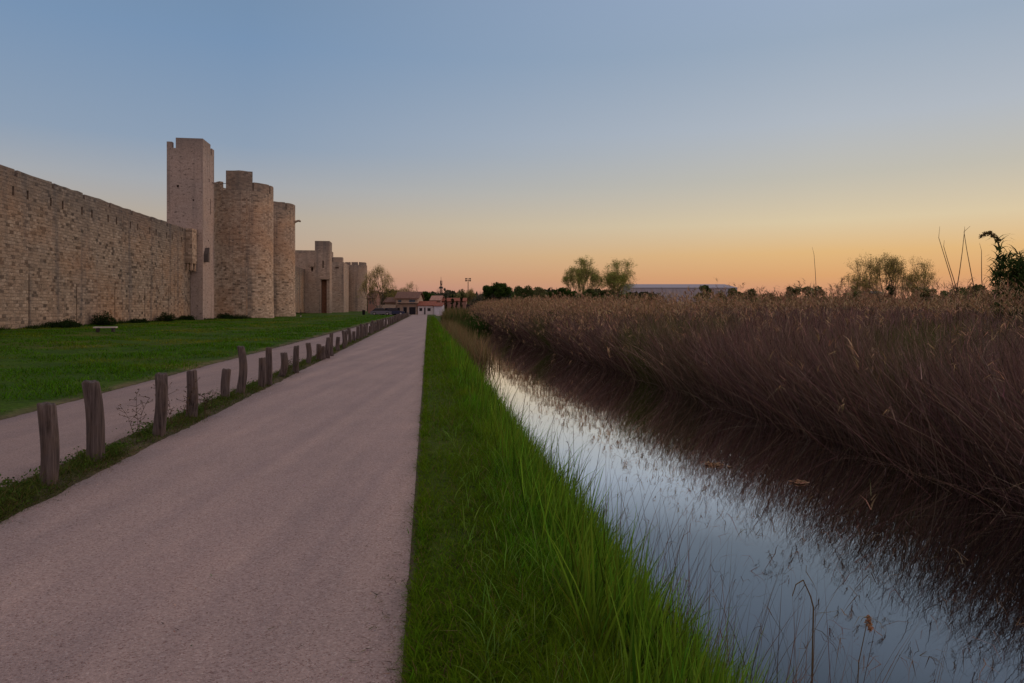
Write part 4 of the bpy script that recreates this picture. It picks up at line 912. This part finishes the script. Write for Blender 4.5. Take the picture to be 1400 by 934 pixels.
# tall leafy cane clump at the right edge
root = thing('giant_cane', 'tall dark leafy cane clump with a drooping plume at the right edge of the reeds', 'cane', (at(1377, 22), 22, -.2)); a = Acc(); rc = np.random.default_rng(77)
P0 = []; P1 = []; LP = []; ctop = []
for k in range(26):
    b0 = np.array([rc.normal(.1, .50), rc.normal(0, .4), 0.]); d = np.array([rc.normal(0, .07), rc.normal(0, .07), 1.]); H = rc.uniform(2.9, 3.65)*(1-.12*abs(b0[0]-.1)) if k else 4.0
    if k == 0: b0[:] = (-.2, 0, 0); d = np.array([-.02, 0, 1.])
    for j in range(14):
        p2 = b0+d*H/14; P0.append(b0); P1.append(p2); b0 = p2
        if j > 2:
            for m_ in range(13): LP.append(b0+rc.normal(0, .05, 3))
    ctop.append(b0)
for k in range(26):
    v, f_, c_ = tubes(P0[14*k:14*k+14], P1[14*k:14*k+14], np.full(14, .012), np.full(14, .010), (.09,.09,.04), 5); npmesh('stem', v, f_, DRY, root, c_)
LP = np.array(LP); n = len(LP); v, f_, c_, _ = blades(LP, rc.uniform(.25, .6, n), rc.uniform(.04, .075, n), rc.normal(0, .9, (n, 2)), rc.uniform(.5, 1.6, n), 3, vnoise_col((.06,.10,.028), n, rc, .3), rc); a.add(v, f_, c_)
a.build('leaves', LEAF, root)
tpz = ctop[0]; pts = []
for j in range(160):
    t = rc.uniform(); pts.append(tpz+np.array([-.62*t, 0, .28*math.sin(t*2.6)-.06*t])+rc.normal(0, .03, 3))
pts = np.array(pts); v, f_, c_ = leafquads(pts, np.full(len(pts), .05), rc, vnoise_col((.16,.13,.06), len(pts), rc, .2)); npmesh('plume', v, f_, DRY, root, c_)
# bare canes
canes = [((1307,400),(1306,330),'tallest bare cane of the crossing pair, leaning right at its top'), ((1308,412),(1284,325),'long bare cane leaning left out of the reeds'), ((1310,405),(1291,337),'bare cane leaning left just right of the longest left one'),
         ((1334,405),(1318,317),'bare cane leaning left to cross the tallest one'), ((1344,405),(1341,343),'single upright bare cane left of the leafy clump'), ((1118,420),(1112,348),'lone thin cane standing over the dark thicket')]
for k, ((xa, ya), (xb, yb), lab) in enumerate(canes):
    Y = 17.5 if k != 5 else 24
    if k == 0: xb, yb = 1318, 318
    p0 = (at(xa, Y), Y, -.3); zb = hz(yb, Y); pa = (at(xa, Y), Y, hz(ya, Y)); pb = (at(xb, Y), Y, zb)
    b_ = Vector(p0); pts = [Vector(p0), Vector(pa)]
    for t in (.35, .7, 1): pts.append(Vector(pa).lerp(Vector(pb), t)+Vector((.02*math.sin(t*3+k), 0, 0)))
    o = thing('bare_cane', lab, 'cane', p0, 0, 'bare canes above the reeds')
    A_ = [tuple(p-b_) for p in pts]; rs = np.linspace(.013, .006, len(A_)); v, f_, c_ = tubes(A_[:-1], A_[1:], rs[:-1], rs[1:], (.09,.06,.045), 6); npmesh('stem', v, f_, DRY, o, c_)
    rc2 = np.random.default_rng(k); tips_ = [tuple(np.array(A_[-1])), tuple(np.array(A_[-2]))]; P0 = [tips_[0]]*1; P1 = [tuple(np.array(p)+np.array([rc2.normal(0,.08), 0, rc2.uniform(.1,.3)])) for p in P0]
    v, f_, c_ = tubes(P0, P1, np.full(1, .006), np.full(1, .003), (.09,.06,.045), 4); npmesh('twig', v, f_, DRY, o, c_)
# bushes at the foot of the wall
wb = 'weedy bushes at the foot of the wall'
for i, (px, s_, hh, ww, lab) in enumerate([(120,12.8,1.05,2.0,'dark bush against the wall just left of the stone bench'), (48,5.5,.5,2.6,'low spreading weeds at the wall foot near the left edge'), (66,7.0,.55,1.6,'small weed clump at the wall foot right of the low spreading weeds'),
        (203,27.5,.95,1.9,'round green bush against the wall midway between bench and turret'), (165,20,.45,2.0,'low weed clump against the wall right of the bench'), (236,34,.6,1.8,'small bush at the wall foot left of the square turret'),
        (296,45.2,.75,2.2,'dark bush in the corner between the square turret and the round tower'), (318,46.5,.55,3.6,'low dark shrubs along the foot of the big round tower')]):
    off = 1.0 if i < 6 else (2.3 if i == 6 else 1.9); p = W(s_, off, .1)
    X = p[0]; Y = p[1]
    if i == 7: Y = 88.6; X = at(325, Y)
    rt = np.random.default_rng(200+i); root = thing('wall_bush', lab, 'bush', (X, Y, .05), 0, wb); n = 2600
    d = rt.normal(size=(n, 3)); d /= np.linalg.norm(d, axis=1)[:, None]; k = rt.uniform(0, 1, n)**.4; P = d*k[:, None]*np.array([ww/2, ww/2*.8, hh*.55]); P[:, 2] += hh*.45
    P[:, 2] *= 1+.25*np.sin(P[:, 0]*7+i); P[:, 2] = np.maximum(P[:, 2], .02); P += rt.normal(0, .05, (n, 3))
    v, f_, c_ = leafquads(P, rt.uniform(.03, .075, n), rt, vnoise_col((.022,.042,.012), n, rt, .35)); npmesh('leaves', v, f_, LEAF, root, c_)
# far tree line at the horizon
ac = Acc(); rf = np.random.default_rng(8)
for (pa, pb, Yd, ty, nn) in ((560,900,330,407,9000), (640,880,235,402,9000), (506,650,275,403,5000), (880,1500,420,410,9000), (300,560,420,404,3000)):
    px = rf.uniform(pa, pb, nn); hcol = (420-(ty+3*np.sin(px*.09)+2.2*np.sin(px*.23+1)+1.6*np.sin(px*.57)))/F*Yd+EYE
    z = rf.uniform(0, 1, nn)*hcol; Yv = Yd+rf.normal(0, 8, nn); P = np.stack([(px-700)/F*Yd, Yv, z], -1)
    v, f_, c_ = leafquads(P, rf.uniform(.6, 1.4, nn), rf, vnoise_col((.055,.062,.035), nn, rf, .25)); ac.add(v, f_, c_)
tag(ac.build('distant_woods', LEAF), 'low distant belt of trees along the horizon', 'woods', kind='stuff')

# ------------------------------------------------------------------ buildings and small far things
TAN = plain('tan_render', (.42,.32,.25), .9, .12, 1.5); WHITE = plain('white_render', (.62,.58,.60), .9, .08, 1.2); PINK = plain('pink_render', (.32,.18,.15), .9, .15, 1)
def tile_mat(name, c):
    m, t, b = newmat(name); o = coord(t)
    wv = t.nodes.new('ShaderNodeTexWave'); wv.inputs['Scale'].default_value = 1.6; wv.inputs['Distortion'].default_value = .6; t.links.new(o, wv.inputs['Vector'])
    n = noise(t, o, 2.5, 5, .7); k = ramp(t, n, [(.3, (.6,.6,.6)), (.7, (1.35,1.3,1.25))])
    t.links.new(mix(t, 1.0, tuple(c), k, 'MULTIPLY'), b.inputs['Base Color']); bump(t, b, wv.outputs[1], .6, .06); return m
TILE = tile_mat('brown_tiles', (.20,.115,.09)); RTILE = tile_mat('red_tiles', (.30,.11,.075)); DARKG = plain('dark_glass', (.02,.022,.03), .15, .1, 2, 0, .6); SHUT = plain('blue_grey_paint', (.10,.14,.19), .6, .1, 2)
GREY = plain('pale_concrete', (.40,.38,.40), .85, .12, 1.5); BRIGHT = plain('pale_stone_slab', (.60,.55,.52), .8, .1, 4)
def frame_of(root):
    return lambda x, y, z: (x, y, z)
def house(name, label, px0, px1, Y, depth, eave_y, ridge_y, wall, roof, opens, gable=False, cat='house', over=.35, group=None, hip=0):
    x0, x1 = at(px0, Y), at(px1, Y); Wd = x1-x0; root = thing(name, label, cat, ((x0+x1)/2, Y, 0), 0, group)
    he = hz(eave_y, Y); hr = hz(ridge_y, Y); hw = Wd/2; mb = MB(); holes = [(at(a, Y)-(x0+x1)/2, at(b, Y)-(x0+x1)/2, max(.02, hz(zb, Y)), hz(zt, Y)) for a, b, zt, zb, _ in opens]
    mb.facade(lambda u, z, d: (u, d, z), -hw, hw, -.2, he, holes, .25, 4, 4)
    mb.quad([(hw,0,-.2),(hw,depth,-.2),(hw,depth,he),(hw,0,he)]); mb.quad([(-hw,depth,-.2),(-hw,0,-.2),(-hw,0,he),(-hw,depth,he)]); mb.quad([(hw,depth,-.2),(-hw,depth,-.2),(-hw,depth,he),(hw,depth,he)])
    if gable: mb.quad([(-hw,0,he),(hw,0,he),(0,0,hr-.1)]); mb.quad([(hw,depth,he),(-hw,depth,he),(0,depth,hr-.1)])
    else: mb.quad([(hw,0,he),(hw,depth,he),(hw,depth/2,hr-.1)]); mb.quad([(-hw,depth,he),(-hw,0,he),(-hw,depth/2,hr-.1)])
    mb.build('wall', wall, root); rf_ = MB(); t_ = .14; o_ = over
    if gable: rf_.prism([(-hw-o_,he-.05),(0,hr),(hw+o_,he-.05),(hw+o_,he-.05+t_),(0,hr+t_),(-hw-o_,he-.05+t_)], -o_, depth+o_)
    else:
        T = lambda y, x, z: (x, y, z); rf_.prism([(-o_,he-.04),(depth/2,hr),(depth+o_,he-.04),(depth+o_,he-.04+t_),(depth/2,hr+t_),(-o_,he-.04+t_)], -hw-o_, hw+o_, T)
    rf_.build('roof', roof, root)
    for (a, b, c, d), op in zip(holes, opens):
        m = MB(); m.box(a+.02, b-.02, .17, .24, c+.02, d-.02); pn = m.build('door' if op[4] == 'door' else 'window', SHUT if op[4] == 'shut' else DARKG, root)
        fr = MB(); fr.box(a, b, .10, .16, d-.08, d-.001); fr.box(a, a+.07, .10, .16, c, d-.081); fr.box(b-.07, b, .10, .16, c, d-.081); fr.build('frame', GREY, pn)
    return root, he, hr
hA, _, _ = house('village_house', 'two storey tan house with a brown tiled roof and dark ground floor openings', 541, 571, 150, 9, 408.5, 399, TAN, TILE,
      [(544,549,410,415.5,'shut'), (559,568,409.5,415.5,'shut'), (542.5,547,420.5,427,'w'), (551,556.5,419.5,430,'door'), (559,568.5,419.5,430,'door')])
mb = MB(); mb.box(-2.0, 2.6, -.9, -.01, 2.55, 2.72); mb.build('balcony', TAN, hA)
house('village_house', 'low white house with red brown roof and two windows at the end of the path', 571.5, 593, 149, 7, 418, 412.5, WHITE, RTILE,
      [(573,577.5,421,425.5,'w'), (579.5,582,420.5,430,'door'), (584,589,421,425.5,'w')], over=.25)
house('garage', 'plain white garage right of the low white house', 593.5, 604, 148.5, 6, 418.5, 414.5, plain('garage_white', (.60,.60,.68), .8, .06, 1), RTILE, [], over=.2, cat='garage')
house('village_house', 'house with a pale red roof rising behind the low white house', 589, 602, 166, 9, 411, 404.5, PINK, tile_mat('pale_red_tiles', (.42,.24,.19)), [], over=.3)
house('boundary_wall', 'long pink red outbuilding behind the row of cypresses', 602, 637, 170, 4, 412, 408, PINK, RTILE, [(604,606,414,419,'w')], over=.2, cat='building')
house('village_house', 'dark brown roofed wing left of the two storey house', 526, 540.5, 152, 8, 414, 407, TAN, TILE, [(529,532,417,421,'w'), (534,537,417,421,'w')])
house('village_house', 'low long outbuilding with a tan roof behind the parked cars', 517, 538, 147, 5, 422, 417.5, GREY, tile_mat('tan_tiles', (.30,.22,.16)), [(519,524,424,429,'door')], over=.3)
house('village_house', 'narrow reddish house squeezed between the round corner tower and the plane tree', 503, 512.5, 175, 8, 408, 397.5, PINK, TILE, [(505,507,411,416,'w'),(509,511,411,416,'w')])
house('hut', 'low dark roofed hut under the three leafing trees', 1184, 1209, 108, 5, 402, 398.5, plain('hut_wall', (.18,.14,.12), .9, .1, 2), plain('hut_roof', (.07,.065,.07), .8, .1, 2), [], over=.3, cat='hut')
# long pale shed
Ys = 400; rs_ = thing('long_shed', 'very long pale blue grey industrial shed with a shallow roof on the horizon', 'shed', (at(935, Ys), Ys, 0)); hw = (1012-866)/2/F*Ys; he = hz(393.5, Ys); hr = hz(389.5, Ys)
SHED = plain('shed_cladding', (.42,.40,.46), .9, .05, .3, 0, .05); SROOF = plain('shed_roof', (.38,.37,.43), .9, .04, .3, 0, .03)
mb = MB(); mb.box(-hw, hw, 0, 50, -.5, he); mb.build('wall', SHED, rs_)
mb = MB(); T = lambda y, x, z: (x, y, z); mb.prism([(-.5,he+.01),(25,hr+1.2),(50.5,he+.01)], -hw-.3, hw+.3, T); mb.build('roof', SROOF, rs_)
for k in range(14):
    x = -hw+4+k*(2*hw-8)/13; mb = MB(); mb.box(x-.25, x+.25, -.3, -.01, -.4, he-.1); mb.build('downpipe', GREY, rs_)
mb = MB(); xx = at(869.5, Ys)-at(935, Ys); mb.box(xx-1.0, xx+1.0, -.2, -.012, 4, 10.5); mb.build('door', plain('shed_door', (.06,.06,.08), .7, .1, 1), rs_)

# masts
def lattice(mb, x, y, w0, w1, z0, z1, n):
    for sx in (-1, 1):
        for sy in (-1, 1): mb.tube((x+sx*w0, y+sy*w0, z0), (x+sx*w1, y+sy*w1, z1), .09, .07, 4)
    for k in range(n):
        za, zb = z0+(z1-z0)*k/n, z0+(z1-z0)*(k+1)/n; wa, wb_ = w0+(w1-w0)*k/n, w0+(w1-w0)*(k+1)/n
        for sx in (-1, 1):
            mb.tube((x+sx*wa, y-sx*wa, za), (x-sx*wb_, y-sx*wb_, zb), .05, .05, 4); mb.tube((x-wa*sx, y-wa, za), (x-wb_*sx, y+wb_, zb), .05, .05, 4)
Ym = 300; tm = thing('antenna_mast', 'slim antenna mast with a drum platform on the skyline above the houses', 'mast', (at(603, Ym), Ym, 0)); H = hz(380, Ym)
mb = MB(); lattice(mb, 0, 0, .55, .22, 0, H*.82, 10); mb.build('lattice_tower', METAL, tm)
mb = MB(); z_ = hz(393, Ym); mb.tube((0,0,z_-.5), (0,0,z_+.4), 1.1, .6, 10); mb.build('platform', METAL, tm)
for a_ in (0, 2.1, 4.2):
    mb = MB(); mb.box(.4*math.cos(a_)-.12, .4*math.cos(a_)+.12, .4*math.sin(a_)-.12, .4*math.sin(a_)+.12, H-3.4, H-1.2); mb.build('panel_antenna', METAL, tm)
mb = MB(); mb.tube((0,0,H*.8), (0,0,H+.4), .16, .05, 6); mb.build('rod', METAL, tm)
Yf = 220; fm = thing('floodlight_mast', 'floodlight mast with two lamp clusters above the distant trees', 'light mast', (at(640, Yf), Yf, 0)); H = hz(380.5, Yf)
mb = MB(); mb.tube((0,0,0), (0,0,H-.3), .17, .10, 8); mb.build('pole', METAL, fm)
mb = MB(); mb.box(-.95, .95, -.05, .05, H-.75, H-.62); mb.box(-.95, .95, -.05, .05, H-.12, H); mb.build('crossbar', METAL, fm)
for x in (-.65, .65):
    for dz in (-.9, -.3):
        mb = MB(); mb.prism([(-.28,-.22),(.28,-.22),(.2,.22),(-.2,.22)], -.30, -.06, lambda a, b, c, x=x, dz=dz: (x+a, b, H+dz+c+.1)); mb.build('floodlight', METAL, fm)
# bench, bin, marker posts
Yb = 42.0; bn = thing('stone_bench', 'pale slab bench on dark supports on the lawn in front of the wall', 'bench', (at(144.5, Yb), Yb, .1), .25)
mb = MB(); mb.box(-.62, .62, -.2, .2, .27, .35); mb.build('seat', BRIGHT, bn)
for x in (-.42, .42): mb = MB(); mb.box(x-.07, x+.07, -.15, .15, -.1, .269); mb.build('leg', plain('dark_concrete', (.05,.045,.04), .9, .1, 3), bn)
Yc = 140; bi = thing('litter_bin', 'black litter bin on the grass at the foot of the round corner tower', 'bin', (at(497.3, Yc), Yc, .02)); BLK = plain('black_plastic', (.008,.008,.009), .5, .1, 4)
mb = MB(); mb.tube((0,0,0), (0,0,.95), .26, .33, 14); mb.build('body', BLK, bi); mb = MB(); mb.tube((0,0,.951), (0,0,1.06), .35, .22, 14); mb.build('lid', BLK, bi)
Yp = 104; mp_ = thing('marker_post', 'thin dark marker post with a white foot on the lawn below the curtain wall', 'post', (at(411.3, Yp), Yp, .05))
mb = MB(); mb.tube((0,0,.34), (0,0,1.25), .05, .05, 8); mb.build('post', METAL, mp_); mb = MB(); mb.tube((0,0,0), (0,0,.339), .08, .08, 8); mb.build('foot', BRIGHT, mp_)

# parked cars and van
def vehicle(name, label, px, Y, rz, paint, prof, L_, Wd, Hc, cat='car', group=None):
    root = thing(name, label, cat, (at(px, Y), Y, .012), rz, group); hl_ = L_/2
    mb = MB(); mb.prism([(x*hl_, z*Hc) for x, z in prof['body']], -Wd/2, Wd/2); mb.build('body', paint, root)
    mb = MB(); mb.prism([(x*hl_, z*Hc) for x, z in prof['cabin']], -Wd/2+.12, Wd/2-.12); cb = mb.build('window', DARKG, root)
    mb = MB(); x0, x1 = prof['roof']; mb.box(x0*hl_, x1*hl_, -Wd/2+.10, Wd/2-.10, Hc-.05, Hc+.01); mb.build('roof', paint, root)
    for sx in (-.62, .62):
        for sy in (-1, 1):
            mb = MB(); yy = sy*(Wd/2-.1); mb.tube((sx*hl_, yy-.11, .32), (sx*hl_, yy+.11, .32), .32, .32, 18); wh = mb.build('wheel', BLK, root)
            mb = MB(); mb.tube((sx*hl_, yy+sy*.112-.006, .32), (sx*hl_, yy+sy*.112+.006, .32), .19, .19, 12); mb.build('rim', GREY, wh)
    for sy in (-1, 1):
        mb = MB(); mb.box(hl_-.06, hl_+.015, sy*(Wd/2-.28)-.16, sy*(Wd/2-.28)+.16, Hc*.42, Hc*.50); mb.build('headlight', BRIGHT, root)
        mb = MB(); mb.box(-hl_-.012, -hl_+.05, sy*(Wd/2-.25)-.12, sy*(Wd/2-.25)+.12, Hc*.46, Hc*.58); mb.build('tail_light', plain('red_lens', (.25,.01,.01), .3, .05, 3), root)
    return root
CAR = {'body': [(-1,.16),(1,.16),(1,.42),(.96,.52),(.5,.60),(-.85,.62),(-1,.55)], 'cabin': [(-.86,.60),(.52,.60),(.22,.965),(-.55,.965)], 'roof': (-.56,.24)}
VAN = {'body': [(-1,.14),(1,.14),(1,.40),(.93,.50),(.8,.53),(-1,.53)], 'cabin': [(-.98,.525),(.8,.525),(.58,.975),(-.96,.975)], 'roof': (-.98,.6)}
pb = plain('dark_blue_paint', (.018,.028,.075), .3, .05, 1, .3, .5); pg = plain('silver_paint', (.16,.16,.21), .35, .05, 1, .4, .5); pk = plain('charcoal_paint', (.03,.035,.045), .3, .05, 1, .3, .5)
vehicle('parked_car', 'dark blue car parked in front of the two storey house', 539, 141, R(12), pb, CAR, 4.1, 1.7, 1.45, group='cars parked before the houses')
vehicle('parked_car', 'blue grey car parked in front of the long outbuilding', 531, 143, R(178), plain('blue_grey_car_paint', (.10,.12,.22), .35, .05, 1, .3, .5), CAR, 4.0, 1.7, 1.45, group='cars parked before the houses')
vehicle('parked_car', 'silver car parked near the foot of the plane tree', 521, 140, R(8), pg, CAR, 4.2, 1.7, 1.45, group='cars parked before the houses')
vehicle('parked_van', 'dark van half hidden behind the straw reeds at the end of the canal', 650, 132, R(65), pk, VAN, 4.6, 1.9, 2.15, 'van')
